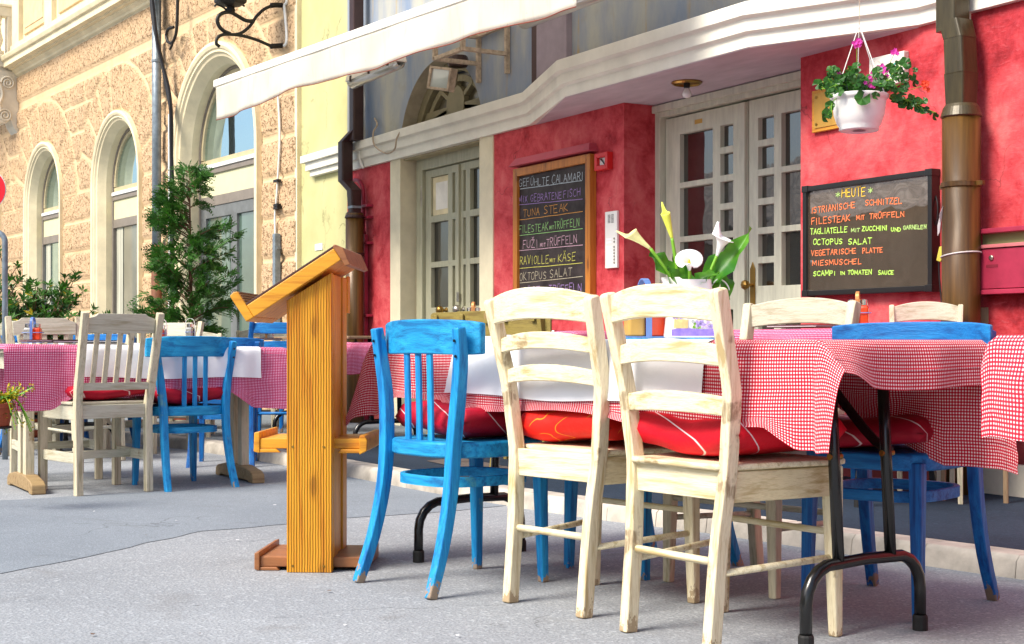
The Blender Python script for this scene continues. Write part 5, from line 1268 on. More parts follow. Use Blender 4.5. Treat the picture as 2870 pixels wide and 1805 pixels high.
# ================================================================ PLANTS
def leaf_quads(g, base, dirv, up, ln, wd, fold=.2):
    d = dirv.normalized(); s = d.cross(up).normalized(); n = s.cross(d); m_ = base + d * ln * .5
    g.add([base, m_ + s * wd / 2 + n * fold * wd, base + d * ln, m_ - s * wd / 2 + n * fold * wd, m_], [(0, 4, 2, 1), (0, 3, 2, 4)])
rv = lambda r, a=1.: Vector((r.uniform(-a, a), r.uniform(-a, a), r.uniform(-a, a)))
def conifer(label, base, h, rad, seed):
    r = random.Random(seed); t = thing('conifer_shrub', label, 'conifer', tuple(base))
    g = MB(); g.lathe([(.15, 0), (.17, .02), (.21, .32), (.22, .34), (.20, .34), (.19, .30)], (0, 0, 0), 20); L(g, 'pot', m_terracotta, t)
    tips = []; gt = MB(); gt.tube(spline([(0, 0, .28), (.02, .01, .7), (-.02, .02, 1.2), (.01, 0, h * .92)], 5), [.028 - .024 * k / 15 for k in range(16)], 7); 
    gf = MB(); up = Vector((0, 0, 1))
    for i in range(115):
        z = .40 + (h - .45) * (i / 115) ** 1.25; a = r.uniform(0, 6.283)
        env = math.sin(min(1., (z - .30) / .55) * 1.5708) * max(.06, 1 - max(0, z - .95) / (h - .90)) ** .75
        ln = rad * env * r.uniform(.55, 1.18); q0 = Vector((0, 0, z)); od = Vector((math.cos(a), math.sin(a), 0))
        q1 = q0 + od * ln * .55 + up * ln * .28; q2 = q0 + od * ln + up * (ln * r.uniform(.15, .55))
        P = spline([q0, q1, q2], 4); gt.tube(P, [.007 - .0007 * k for k in range(len(P))], 5)
        for b in range(int(5 + ln * 36)):
            f = r.uniform(.25, 1.02); k = min(len(P) - 1, f * (len(P) - 1)); p_ = P[int(k)].lerp(P[min(len(P) - 1, int(k) + 1)], k - int(k)) + rv(r, .02)
            dv = (od * .8 + up * .30 + rv(r, .75)).normalized(); sl_ = r.uniform(.06, .14); pl = dv.cross(rv(r)).normalized()
            # a flat spray: a rib with alternate narrow scale-leaved twigs that droop at the tip
            m_ = 7
            for w_ in range(m_):
                fw = w_ / (m_ - 1); rp = p_ + dv * sl_ * fw - up * .03 * fw * fw; tw = sl_ * (.42 * (1 - fw) + .10)
                for sg in (-1, 1):
                    leaf_quads(gf, rp, (dv * .9 + pl * sg * .75 - up * .15 + rv(r, .1)), pl.cross(dv) + rv(r, .2), tw, .010 + .005 * r.random(), .1)
            leaf_quads(gf, p_ + dv * sl_ * .5, dv - up * .1, pl, sl_ * .65, .010)
    L(gt, 'trunk', m_bark, t); gf.build('foliage', m_conifer, t, local=True, fix=False)
p = onZ(530, 960, 11.3); conifer('feathery green conifer in a pot before the tall shop door', (p.x, p.y, WZ - .003), 2.12, .43, 5)
def laurel(label, base, h, rad, seed, n=60, name='laurel_shrub'):
    r = random.Random(seed); t = thing(name, label, 'shrub', tuple(base))
    g = MB(); g.lathe([(.16, 0), (.18, .02), (.22, .34), (.23, .36), (.21, .36), (.20, .30)], (0, 0, 0), 20); L(g, 'pot', m_terracotta, t)
    gt = MB(); gf = MB(); gy = MB(); up = Vector((0, 0, 1))
    for i in range(n):
        a = r.uniform(0, 6.283); el = r.uniform(.05, 1.2); ln = r.uniform(.5, 1.)
        tip = Vector((math.cos(a) * rad * math.cos(el) * ln * 1.25, math.sin(a) * rad * math.cos(el) * ln * 1.25, .55 + (h - .62) * math.sin(el) * ln + r.uniform(-.12, .05)))
        P = spline([Vector((0, 0, .3)), Vector((tip.x * .35, tip.y * .35, .3 + (tip.z - .3) * .55)) + rv(r, .04), tip], 5)
        gt.tube(P, [.011 - .0008 * k for k in range(len(P))], 5)
        for b in range(5):
            q = P[-1 - b] if b < len(P) else P[-1]; q = q + rv(r, .035 if b else 0); ax_ = ((P[-1] - P[-3]).normalized() + up * .5 + rv(r, .3)).normalized()
            m_ = r.randint(9, 13)
            for k in range(m_):
                th = 6.283 * k / m_ + r.uniform(-.3, .3); s1 = ax_.cross(Vector((.3, .9, .1))).normalized(); s2 = ax_.cross(s1)
                dv = (s1 * math.cos(th) + s2 * math.sin(th)) * r.uniform(.6, 1.) + ax_ * r.uniform(.1, .8)
                leaf_quads(gy if r.random() < .02 else gf, q + ax_ * r.uniform(-.02, .02), dv, ax_, r.uniform(.045, .085), r.uniform(.018, .028), .16)
    L(gt, 'stems', m_bark, t); gf.build('foliage', m_laurel, t, local=True, fix=False)
    if gy.v: gy.build('yellow_leaves', m_ylw_leaf, t, local=True, fix=False)
p = onZ(95, 960, 11.2); laurel('round-leaved evergreen shrub behind the cream chairs at the left edge', (p.x, p.y, 0), 1.55, .58, 9, 110)
p = onZ(-95, 960, 10.4); laurel('taller evergreen shrub cut off by the left edge of the picture', (p.x, p.y, 0), 1.70, .45, 12, 60)
# yellow flowering plant at the left edge
p = onZ(-14, 960, 6.2); YT = thing('yellow_flower_pot', 'small terracotta pot of trailing yellow flowers on a dark stand at the left edge', 'flower pot', (p.x, p.y, 0), 0)
g = MB(); g.lathe([(.055, .375), (.06, .378), (.075, .455), (.08, .457), (.08, .475), (.070, .475), (.068, .46)], (0, 0, 0), 20); L(g, 'pot', m_terracotta, YT)
g = MB()
for a in (0,): g.tube([(-.16, -.14, 0), (-.16, -.14, .36), (0, 0, .36)], .007, 6)
g.lathe([(.07, .366), (.07, .375)], (0, 0, 0), 20); L(g, 'stand', m_iron, YT)
r = random.Random(3); gl_ = MB(); gy = MB(); gt = MB(); up = Vector((0, 0, 1)); cr_ = Vector((C_, S_, 0))
for i in range(34):
    a = r.uniform(0, 6.283); out = Vector((math.cos(a), math.sin(a), 0)) * .5 + cr_ * r.uniform(0, .9); ln = r.uniform(.08, .17)
    dr = r.choice((1, 1, -1.5)); tip = Vector((0, 0, .47)) + out * ln + up * ln * .5 * dr
    P = spline([Vector((0, 0, .46)), Vector((0, 0, .50)) + out * ln * .55, tip], 4); gt.tube(P, .0022, 4)
    for k in range(16):
        q = P[r.randint(3, len(P) - 1)] + rv(r, .012); leaf_quads(gy if r.random() < .72 else gl_, q, rv(r) + out * .5, up + rv(r, .4), r.uniform(.012, .026), r.uniform(.008, .014), .2)
L(gt, 'stems', m_stem, YT); gl_.build('leaves', m_laurel, YT, local=True, fix=False); tag(gy.build('flowers', m_ylw_leaf, YT, local=True, fix=False), kind='stuff')

# hanging geranium
HP = onZ(2408, 368, 6.15); HT = thing('hanging_geranium', 'white hanging pot of pink and red trailing geraniums below the cornice', 'hanging plant', tuple(HP), TH)
g = MB(); g.lathe([(.075, .004), (.080, .0), (.086, .006), (.084, .016), (.094, .03), (.108, .07), (.114, .12), (.116, .134), (.123, .138), (.125, .152), (.122, .156), (.112, .156), (.108, .12)], (0, 0, 0), 40); L(g, 'pot', m_potwhite, HT, smooth=True)
g = MB(); g.lathe([(.001, .0015), (.028, .0015)], (0, 0, -.001), 20, cap=False); L(g, 'drain_disc', m_mauve, HT)
for a in (200, 320, 80, 20):
    g = MB(); g.tube([(.118 * math.cos(R(a)), .118 * math.sin(R(a)), .15), (0, 0, .46)], .0022, 5); L(g, 'cord', m_whitepl, HT)
g = MB(); g.tube([(0, 0, .455), (.002, 0, .50), (0, 0, 1.25)], .0016, 5); L(g, 'hanging_cord', m_bracket, HT)
def geran_leaf(g, c_, n_, rad, r):
    n_ = n_.normalized(); s1 = n_.cross(Vector((.21, .5, .8))).normalized(); s2 = n_.cross(s1); vs = [c_]; k = 15; ph = r.random() * 6
    for j in range(k):
        a = ph + 5.6 * j / (k - 1); rr_ = rad * (.82 + .22 * abs(math.sin(2.5 * (a - ph)))); vs.append(c_ + (s1 * math.cos(a) + s2 * math.sin(a)) * rr_ + n_ * (.18 * rad + .1 * rad * math.sin(5 * a)))
    g.add(vs, [(0, j, j + 1) for j in range(1, k)])
r = random.Random(21); gs = MB(); gl_ = MB(); heads = []
def vine(pts, nl, rad=.016):
    P = spline(pts, 6); gs.tube(P, .0022, 5)
    for k in range(nl):
        q = P[r.randint(2, len(P) - 1)]; e = q + rv(r, .028); gs.tube([q, e], .0011, 4); geran_leaf(gl_, e, Vector((r.uniform(-.6, .6), -1, r.uniform(-.2, .9))), rad * r.uniform(.7, 1.35), r)
    return P[-1]
for i in range(26):
    a = r.uniform(0, 6.283); o_ = Vector((math.cos(a), math.sin(a), 0)); ln = r.uniform(.05, .14)
    vine([o_ * .03 + Vector((0, 0, .14)), o_ * (.03 + ln * .5) + Vector((0, 0, .19)), o_ * (.05 + ln) + Vector((0, 0, .17 + r.uniform(-.02, .10)))], 7, .020)
vine([(.08, -.02, .15), (.16, -.03, .15), (.24, -.02, .11), (.33, -.02, .075)], 22, .017); vine([(.08, -.02, .15), (.20, -.03, .13), (.27, -.04, .085)], 12, .019); vine([(.07, 0, .16), (.14, 0, .22), (.18, 0, .28)], 12, .018)
vine([(.08, 0, .16), (.19, 0, .21), (.24, 0, .235)], 12, .016); vine([(-.07, -.03, .15), (-.125, -.05, .12), (-.13, -.05, .055)], 8, .020); vine([(-.06, -.02, .15), (-.11, -.02, .19), (-.14, -.03, .22)], 10, .018)
geran_leaf(gl_, Vector((-.018, -.128, .120)), Vector((0, -1, .25)), .036, r); geran_leaf(gl_, Vector((.040, -.122, .132)), Vector((.2, -1, .3)), .020, r)
L(gs, 'stems', m_stem, HT); gl_.build('leaves', m_geran, HT, local=True, fix=False)
def flower(c_, rad, n, mat, nm):
    g = MB(); s_ = MB(); c_ = Vector(c_); s_.tube([Vector((c_.x * .5, 0, .15)), c_], .0012, 4)
    for i in range(n):
        q = c_ + Vector((r.gauss(0, 1), r.gauss(0, 1), r.gauss(0, .8))) * rad * .45
        for k in range(5):
            a = 6.283 * k / 5 + i; dv = Vector((math.cos(a), -.3, math.sin(a))); leaf_quads(g, q, dv, Vector((0, -1, .1)), .0115, .008, .1)
    g.build('blossom', mat, HT, local=True, fix=False); L(s_, 'flower_stalk', m_stem, HT)
flower((-.018, -.03, .375), .022, 12, m_magenta, 'pink'); flower((.075, -.06, .245), .034, 34, m_magenta, 'pink'); flower((.035, -.09, .195), .030, 26, m_magenta, 'pink')
flower((-.095, -.05, .225), .014, 7, m_magenta, 'pink'); flower((.145, -.03, .335), .016, 9, m_magenta, 'pink'); flower((.275, -.03, .195), .028, 18, m_scarlet, 'red')
# ================================================================ THINGS ON THE FACADE
def fb(x0, x1, z0, z1, y0, y1): g = MB(); g.box((x0, y0, z0), (x1, y1, z1)); return g
def frame(name, x0, x1, z0, z1, w, y0, y1, mat, parent, bevel=.003):
    g = MB()
    for poly in (((x0, z0), (x1, z0), (x1 - w, z0 + w), (x0 + w, z0 + w)), ((x1, z0), (x1, z1), (x1 - w, z1 - w), (x1 - w, z0 + w)), ((x1, z1), (x0, z1), (x0 + w, z1 - w), (x1 - w, z1 - w)), ((x0, z1), (x0, z0), (x0 + w, z0 + w), (x0 + w, z1 - w))):
        g.ext([(x, y0, z) for x, z in poly], (0, y1 - y0, 0))
    return g.build(name, mat, parent, bevel)
def px_text(items, yp, off, sc, nrm, w, name, parent, colours):
    """items: (colour, text, left px, left py, right px, right py, cap height px) in a zoomed crop; placed on the plane y = yp"""
    by = {}
    for k, it in enumerate(items):
        col = it[0]; cv = lambda a, b: onY(off[0] + a / sc, off[1] + b / sc, yp)
        if it[1] == '_':
            a, b = cv(it[2], it[3]), cv(it[4], it[5]); by.setdefault(col, []).append(('_', a.x, a.z, b.x, b.z)); continue
        a, b = cv(it[2], it[3]), cv(it[4], it[5]); top = cv(it[2], it[3] - it[6]); h = top.z - a.z
        adv = sum((.5 if c_ in 'Ii' else 1.) + .32 if c_ != ' ' else .9 for c_ in it[1]) - .32
        by.setdefault(col, []).append((it[1], a.x, a.z, h, (b.x - a.x) / adv, (b.z - a.z) / max(.001, b.x - a.x)))
    n_ = 0
    for col, L_ in by.items():
        for it in L_:
            n_ += 1; chalk([it], (0, yp, 0), (1, 0, 0), (0, 0, 1), (0, -1, 0), w, colours[col], name if it[0] != '_' else 'chalk_underline', parent, seed=n_ + 3)
CM = lambda n, c: chalkmat(n, tuple(x * .78 for x in c))
cc = {'w': CM('pale_blue_chalk', (.62, .72, .76)), 'v': CM('violet_chalk', (.46, .30, .66)), 'o': CM('orange_chalk', (.85, .42, .10)), 'g': CM('green_chalk', (.38, .74, .26)), 'p': CM('pink_chalk', (.80, .52, .62)), 'y': CM('yellow_chalk', (.76, .74, .16)), 'c': CM('grey_cream_chalk', (.60, .55, .40)),
      'O': CM('orange_marker', (.95, .26, .10)), 'G': CM('lime_marker', (.55, .92, .16)), 'Y': CM('amber_marker', (.95, .66, .08)), 'L': CM('pale_green_marker', (.45, .68, .22)), 't': CM('teal_paint', (.10, .48, .40))}
# chalk menu
CB = thing('chalk_menu_board', 'tall chalk menu board in an orange wooden frame, handwritten in coloured chalk', 'menu board', (-8.24, W, .95))
boxes('back_panel', m_slate, [((-8.62, W - .030, .97), (-7.69, W - .012, 1.93))], CB)
frame('frame', -8.645, -7.662, .943, 1.960, .056, W - .052, W - .001, m_oak, CB)
px_text([('w', 'GEFÜHLTE', 1655, 310, 1865, 295, 52), ('w', 'CALAMARI', 1885, 292, 2100, 265, 58), ('w', '_', 1662, 328, 2098, 268),
         ('v', 'MIX GEBRATENE', 1652, 425, 1950, 398, 48), ('v', 'FISCH', 1968, 392, 2085, 372, 52), ('v', '_', 1648, 440, 2103, 398),
         ('o', 'TUNA', 1685, 527, 1798, 508, 50), ('o', 'STEAK', 1830, 505, 2000, 480, 55), ('o', '_', 1648, 548, 2103, 487),
         ('g', 'FILESTEAK', 1655, 640, 1860, 618, 52), ('g', 'MIT', 1870, 614, 1897, 611, 24), ('g', 'TRÜFFELN', 1903, 612, 2078, 590, 52), ('g', '_', 1650, 658, 2103, 607),
         ('p', 'FUŽI', 1680, 750, 1785, 740, 54), ('p', 'MIT', 1803, 738, 1838, 735, 26), ('p', 'TRÜFFELN', 1846, 733, 2062, 705, 56), ('p', '_', 1650, 765, 2103, 722),
         ('y', 'RAVIOLLE', 1660, 865, 1865, 850, 58), ('y', 'MIT', 1872, 846, 1905, 843, 24), ('y', 'KÄSE', 1930, 843, 2055, 832, 56), ('y', '_', 1652, 890, 2103, 850),
         ('c', 'OKTOPUS', 1660, 975, 1845, 962, 52), ('c', 'SALAT', 1872, 955, 2025, 938, 54), ('c', '_', 1660, 992, 2103, 946),
         ('v', 'KÄSE', 1675, 1078, 1805, 1070, 54), ('v', 'TRÜFFELN', 1865, 1066, 2095, 1046, 54), ('v', '_', 1660, 1098, 2103, 1076), ('w', 'GNOCCHI', 1680, 1160, 1900, 1150, 50)][:-1],
        W - .0305, (800, 400), 2.523, None, .0040, 'chalk_lettering', CB, cc)
LD = thing('lamp_ledge', 'narrow crimson ledge above the chalk menu board', 'ledge', (-8.22, W, 1.98))
g = MB(); g.add([(-8.66, W - .001, 1.975), (-8.66, W - .085, 1.975), (-8.61, W - .055, 2.030), (-8.61, W - .001, 2.030), (-7.625, W - .001, 1.975), (-7.625, W - .085, 1.975), (-7.665, W - .055, 2.030), (-7.665, W - .001, 2.030)], [(0, 1, 2, 3), (7, 6, 5, 4), (0, 4, 5, 1), (1, 5, 6, 2), (2, 6, 7, 3), (3, 7, 4, 0)]); g.build('ledge', plain('crimson_ledge_paint', (.46, .07, .10), .6), LD, .004)
# alarm box
AB = thing('alarm_box', 'small red alarm housing with an open white face on the red pier', 'alarm', (-7.55, W, 1.85))
frame('housing', -7.622, -7.474, 1.842, 1.952, .030, W - .045, W, m_alarm, AB); boxes('face', m_whitepl, [((-7.594, W - .022, 1.870), (-7.502, W - .002, 1.924))], AB)
g = MB(); g.tube([(-7.575, W - .026, 1.915), (-7.545, W - .032, 1.897), (-7.53, W - .026, 1.877)], .005, 6); g.build('striker', m_black, AB)
# entry phone
IP = thing('entry_phone', 'tall white door entry panel with speaker grille and bell buttons on the red pier', 'intercom', (-7.47, W, 1.21))
boxes('panel', m_whitepl, [((-7.539, W - .018, 1.213), (-7.405, W, 1.573))], IP, .003)
for a in range(2):
    for b in range(7):
        boxes('grille_slot', m_black, [((-7.505 + a * .038, W - .0195, 1.500 + b * .008), (-7.477 + a * .038, W - .0175, 1.503 + b * .008))], IP)
for b in range(8):
    zz = 1.245 + b * .020 + (.012 if b > 5 else 0); g = MB(); g.lathe([(.0068, 0), (.0068, -.004), (.004, -.005)], (-7.432, W - .018, zz), 12, 'y'); g.build('bell_button', m_steelknob, IP)
    boxes('name_strip', m_linen, [((-7.522, W - .0195, zz - .006), (-7.462, W - .0175, zz + .006))], IP)
# glossy menu board
GB = thing('glossy_menu_board', 'black-framed glossy menu board headed HEUTE in orange and lime lettering', 'menu board', (-5.25, W, .99))
boxes('back_panel', m_gloss_board, [((-5.635, W - .040, 1.0), (-4.77, W - .012, 1.538))], GB)
frame('frame', -5.645, -4.757, .982, 1.552, .026, W - .056, W - .001, m_blackframe, GB, .002)
for xa, xb in ((-5.649, -5.605), (-4.797, -4.753)):
    for za, zb in ((.978, 1.012), (1.522, 1.556)): boxes('corner_cap', m_blackframe, [((xa, W - .060, za), (xb, W - .001, zb))], GB, .002)
px_text([('L', '*', 840, 388, 876, 384, 42), ('Y', 'HEUTE', 884, 388, 1052, 378, 62), ('L', '*', 1068, 362, 1100, 358, 42),
         ('O', 'ISTRIANISCHE', 668, 500, 978, 460, 42), ('O', 'SCHNITZEL', 1050, 444, 1310, 430, 38),
         ('O', 'FILESTEAK', 670, 580, 942, 553, 44), ('O', 'MIT', 988, 545, 1040, 541, 28), ('O', 'TRÜFFELN', 1080, 540, 1326, 522, 36),
         ('G', 'TAGLIATELLE', 662, 650, 922, 632, 38), ('L', 'MIT', 950, 632, 1003, 630, 24), ('G', 'ZUCCHINI', 1028, 625, 1205, 620, 32), ('G', 'UND', 1232, 628, 1300, 626, 26), ('L', 'GARNELEN', 1320, 614, 1480, 608, 26),
         ('G', 'OCTOPUS', 680, 722, 888, 717, 38), ('G', 'SALAT', 930, 720, 1095, 716, 38),
         ('O', 'VEGETARISCHE', 668, 800, 985, 782, 36), ('O', 'PLATTE', 1030, 780, 1172, 776, 34),
         ('O', 'MIESMUSCHEL', 676, 868, 1010, 858, 34), ('G', 'SCAMPi', 680, 942, 832, 936, 34), ('G', 'IN', 870, 934, 905, 932, 22), ('G', 'TOMATEN', 925, 934, 1088, 930, 30), ('G', 'SAUCE', 1142, 934, 1250, 930, 28)],
        W - .0405, (2010, 400), 2.523, None, .0048, 'marker_lettering', GB, cc)
# marble house number, golden plaque
MP = thing('house_number_plaque', 'white marble plaque with the teal number 16 behind the hanging pot', 'plaque', (-5.06, W, 2.0))
o = boxes('slab', m_marble, [((-5.185, W - .035, 1.995), (-4.952, W - .001, 2.145))], MP, .004)
chalk([('16', -5.115, 2.035, .062, .05, 0)], (0, W - .036, 0), (1, 0, 0), (0, 0, 1), (0, -1, 0), .009, cc['t'], 'number', MP)
GP = thing('gilded_plaque', 'golden wooden plaque screwed to the red wall, half behind the hanging pot', 'plaque', (-5.42, W, 1.83))
boxes('board', m_plaquewood, [((-5.612, W - .022, 1.832), (-5.235, W - .001, 2.050))], GP, .004); boxes('plate', m_gold, [((-5.590, W - .026, 1.852), (-5.255, W - .0215, 2.032))], GP, .001)
for a, b in ((-5.572, 1.872), (-5.572, 2.012)): g = MB(); g.lathe([(.008, 0), (.008, -.003), (.002, -.004)], (a, W - .026, b), 12, 'y'); g.build('screw', m_brass, GP)
# letter box
LB = thing('letter_box', 'crimson painted metal letter box with a lock at the right edge', 'letter box', (-4.2, W, .96))
frame('case', -4.500, -3.95, .955, 1.250, .022, W - .075, W, m_redmetal, LB)
boxes('door', m_redmetal, [((-4.474, W - .066, .980), (-3.97, W - .02, 1.158))], LB, .003); boxes('flap_edge', m_pink, [((-4.476, W - .074, 1.162), (-3.97, W - .03, 1.178))], LB, .002); boxes('inner_slot', plain('olive_inside', (.22, .24, .10), .7), [((-4.478, W - .030, 1.178), (-3.97, W - .024, 1.228))], LB)
g = MB(); g.lathe([(.012, 0), (.012, -.006), (.008, -.008), (.001, -.0085)], (-4.395, W - .066, 1.118), 16, 'y'); g.build('lock', m_steelknob, LB); boxes('name_recess', plain('dark_crimson', (.20, .012, .03), .6), [((-4.425, W - .0675, 1.075), (-4.36, W - .0655, 1.088))], LB)
# right downpipe
DP = thing('drainpipe', 'tall brown drainpipe with a dark square upper section beside the black menu board', 'drainpipe', (-4.63, W - .12, 0))
px0, py0 = -4.745, W - .118
cx1 = onY(2694, 700, py0).x; g = MB(); g.tube([(cx1, py0, .06), (cx1, py0, 1.775)], .085, 28); g.build('lower_pipe', m_pipe_brown, DP, smooth=True)
def sq(mb, secs):
    rows = []
    for x, y, z, w, d in secs: rows.append([(x + a, y + b, z) for a, b in se(w, d, 24, 7)])
    mb.grid(rows, True); n = len(secs); mb.f += [list(range(len(mb.v) - 24 * n + 23, len(mb.v) - 24 * n - 1, -1)), list(range(len(mb.v) - 24, len(mb.v)))]
g = MB(); sq(g, [(cx1, py0, 1.775, .105, .105), (cx1 - .0, py0, 1.80, .105, .105), (cx1 - .0, py0, 1.95, .116, .116), (cx1 - .0, py0, 1.955, .118, .118)]); sq(g, [(cx1 - .0, py0, 1.955, .112, .112), (cx1 - .008, py0, 2.12, .110, .110)]); g.build('upper_pipe', m_pipe_dark, DP)
g = MB(); g.lathe([(.087, 1.755), (.092, 1.760), (.080, 1.80), (.070, 1.815)], (cx1, py0, 0), 40); g.build('flashing_collar', m_pipe_dark, DP)
g = MB(); sq(g, [(cx1 - .008, py0, 2.115, .113, .113), (cx1 - .035, py0 - .0, 2.20, .118, .113)]); sq(g, [(cx1 - .050, py0, 2.155, .116, .112), (cx1 - .050, py0, 2.19, .116, .112), (cx1 - .055, py0, 3.4, .114, .11)]); g.build('elbow', m_pipe_dark, DP)
g = MB(); g.lathe([(.0870, 1.44), (.0895, 1.442), (.0895, 1.462), (.0870, 1.464)], (cx1, py0, 0), 32, cap=False); g.box((cx1 - .125, py0 - .004, 1.442), (cx1 - .086, py0 + .012, 1.462)); g.box((cx1 + .086, py0 - .004, 1.442), (cx1 + .125, py0 + .012, 1.462)); g.build('pipe_clamp', m_pipe_brown, DP)
g = MB(); P = [(cx1 + .0878 * math.cos(R(a)), py0 + .0878 * math.sin(R(a)), 1.135 + .012 * math.cos(R(a))) for a in range(0, 361, 15)]; g.tube(P, .0035, 6); g.build('cable_tie', m_whitepl, DP)
g = MB(); g.ext([(cx1 - .082 + a, py0 - .06 - .02 * (a > .02), 1.27 + b) for a, b in ((0, 0), (.008, .03), (.05, .085), (.045, .07), (.028, .045), (.018, .01), (.012, -.03), (.0, -.045))], (0, -.003, 0)); g.build('sticker_remnant', m_whitepl, DP)
g = MB(); g.tube([(-4.565, W - .02, 2.0), (-4.565, W - .02, 3.4)], .009, 8); g.build('conduit', m_creamtrim, DP)
# hanging cable with plug
CB2 = thing('hanging_cable', 'black lamp cable with a yellow socket hanging beside the brown drainpipe', 'cable', (-4.79, W - .03, .6))
g = MB(); g.tube(spline([onY(2615, 525, W - .02), onY(2628, 570, W - .03), onY(2626, 620, W - .03), onY(2612, 655, W - .02)], 6), .004, 6); g.build('upper_loop', m_cable, CB2)
g = MB(); g.tube(spline([onY(2650, 692, W - .03), onY(2634, 710, W - .03), onY(2632, 760, W - .03), onY(2638, 840, W - .03), onY(2640, 900, W - .03), onY(2610, 940, W - .03)], 6), .004, 6); g.tube(spline([onY(2641, 840, W - .03), onY(2650, 810, W - .03), onY(2652, 780, W - .04)], 6), .003, 6); g.build('lower_cable', m_cable, CB2)
q = onY(2642, 712, W - .03); g = MB(); g.ext([(q.x + a, q.y, q.z + b) for a, b in ((-.022, -.03), (.002, -.038), (.020, -.018), (.018, .002), (.026, .022), (.018, .036), (-.004, .034))], (0, -.02, 0)); g.build('socket', plain('yellow_socket', (.66, .60, .08), .5), CB2, .003)

# left downpipe and the crimson conduit
D2 = thing('drainpipe', 'chocolate square drainpipe with kinks between the yellow house and the red wall', 'drainpipe', (-11.55, W - .12, 0))
yy = W - .14; lx = onY(994, 700, yy).x; ux_ = onY(990, 300, yy).x; sx1 = onY(974, 450, yy).x
g = MB(); sq(g, [(ux_, yy + .03, 2.47, .10, .10), (ux_, yy + .03, 6.1, .10, .10)]); g.build('upper_pipe', m_pipe_choc, D2)
g = MB(); sq(g, [(sx1, yy - .02, 2.13, .105, .105), (sx1, yy - .02, 2.47, .105, .105)]); sq(g, [(sx1, yy - .02, 2.465, .108, .108), (ux_, yy + .03, 2.56, .10, .10)]); g.build('swan_neck', m_pipe_choc, D2)
g = MB(); sq(g, [(sx1, yy - .02, 2.135, .105, .105), (lx - .01, yy, 2.04, .105, .105), (lx, yy, 1.84, .09, .09)]); g.build('kinked_pipe', m_pipe_choc, D2)
g = MB(); g.tube([(lx, yy, .06), (lx, yy, 1.84)], .078, 24); g.build('lower_pipe', m_pipe_brown, D2, smooth=True)
g = MB(); g.lathe([(.083, 1.80), (.086, 1.81), (.068, 1.85)], (lx, yy, 0), 28); g.lathe([(.081, 1.48), (.084, 1.485), (.084, 1.50), (.081, 1.505)], (lx, yy, 0), 28, cap=False); g.build('collar', m_pipe_choc, D2)
g = MB(); sq(g, [(lx, yy, 1.885, .100, .100), (lx, yy, 1.905, .100, .100)]); g.build('strap', m_galv, D2)
D3 = thing('crimson_conduit', 'crimson painted pipe and bracket running down the red wall beside the left drainpipe', 'conduit', (-11.22, W - .03, 0))
g = MB(); g.box((-11.255, W - .05, .06), (-11.165, W - .012, 1.67)); g.build('channel', m_redmetal, D3, .004)
g = MB(); g.tube(spline([(-11.42, W - .03, 2.16), (-11.30, W - .03, 2.13), (-11.235, W - .03, 2.02), (-11.235, W - .03, 1.7)], 5) + [Vector((-11.21, W - .03, 1.68))], .018, 8); g.build('pipe', m_redmetal, D3, smooth=True)
for zz in (1.90, 1.80, 1.58, .96): boxes('clamp', m_redmetal, [((-11.275, W - .06, zz), (-11.09, W, zz + .022))], D3, .003)
g = MB(); g.tube(spline([onY(1012, 230, W - .05), onY(1020, 290, W - .05), onY(1012, 400, W - .05), onY(1008, 440, W - .06), onY(1018, 472, W - .05)], 6), .010, 6); o = g.build('pale_cable', m_whitepl); tag(o, 'pale grey cable hanging down over the cornice beside the left drainpipe', 'cable')
g = MB(); g.tube(spline([onY(1050, 332, W - .01), onY(1057, 350, W - .05), onY(1046, 372, W - .1), onY(1050, 408, W - .1), onY(1082, 430, W - .1), onY(1106, 418, W - .1), onY(1112, 388, W - .1), onY(1130, 362, W - .07), onY(1170, 350, W - .05), onY(1215, 345, W + .02), onY(1262, 330, W + .02)], 6), .007, 6); o = g.build('looping_cable', m_bracket); tag(o, 'brown cable looping over the cornice below the arched fanlight', 'cable')

# floodlight in the arch
q = onY(1243, 222, W - .20); FLT = thing('floodlight', 'square halogen floodlight hanging in the arch above the left door', 'floodlight', tuple(q))
fr = Matrix.Rotation(R(18), 3, 'Z') @ Matrix.Rotation(R(12), 3, 'Y')
def fx_(a, b, c_): return fr @ Vector((a, b, c_))
g = MB(); 
for (x0, x1, z0, z1) in ((-.115, -.095, -.085, .085), (.095, .115, -.085, .085), (-.095, .095, -.085, -.067), (-.095, .095, .067, .085)): g.hexa([fx_(x0, -.05, z0), fx_(x1, -.05, z0), fx_(x1, .02, z0), fx_(x0, .02, z0)], [fx_(x0, -.05, z1), fx_(x1, -.05, z1), fx_(x1, .02, z1), fx_(x0, .02, z1)])
g.build('bezel', m_bracket, FLT, .002, local=True)
g = MB(); g.add([fx_(-.096, -.035, -.068), fx_(.096, -.035, -.068), fx_(.096, -.035, .068), fx_(-.096, -.035, .068)], [(0, 1, 2, 3)]); g.build('lens', glass('milky_lamp_lens', (.52, .60, .58), .2, .1), FLT, local=True, fix=False)
g = MB(); g.hexa([fx_(-.08, .02, -.06), fx_(.08, .02, -.06), fx_(.05, .10, -.04), fx_(-.05, .10, -.04)], [fx_(-.08, .02, .07), fx_(.08, .02, .07), fx_(.05, .10, .06), fx_(-.05, .10, .06)]); g.build('housing', m_archgrey, FLT, .006, local=True)
g = MB(); g.lathe([(.02, 0), (.07, .01), (.085, .05), (.07, .09), (.02, .10)], (.04, .10, .085), 12); g.build('junction_box', m_pipe_choc, FLT, local=True)
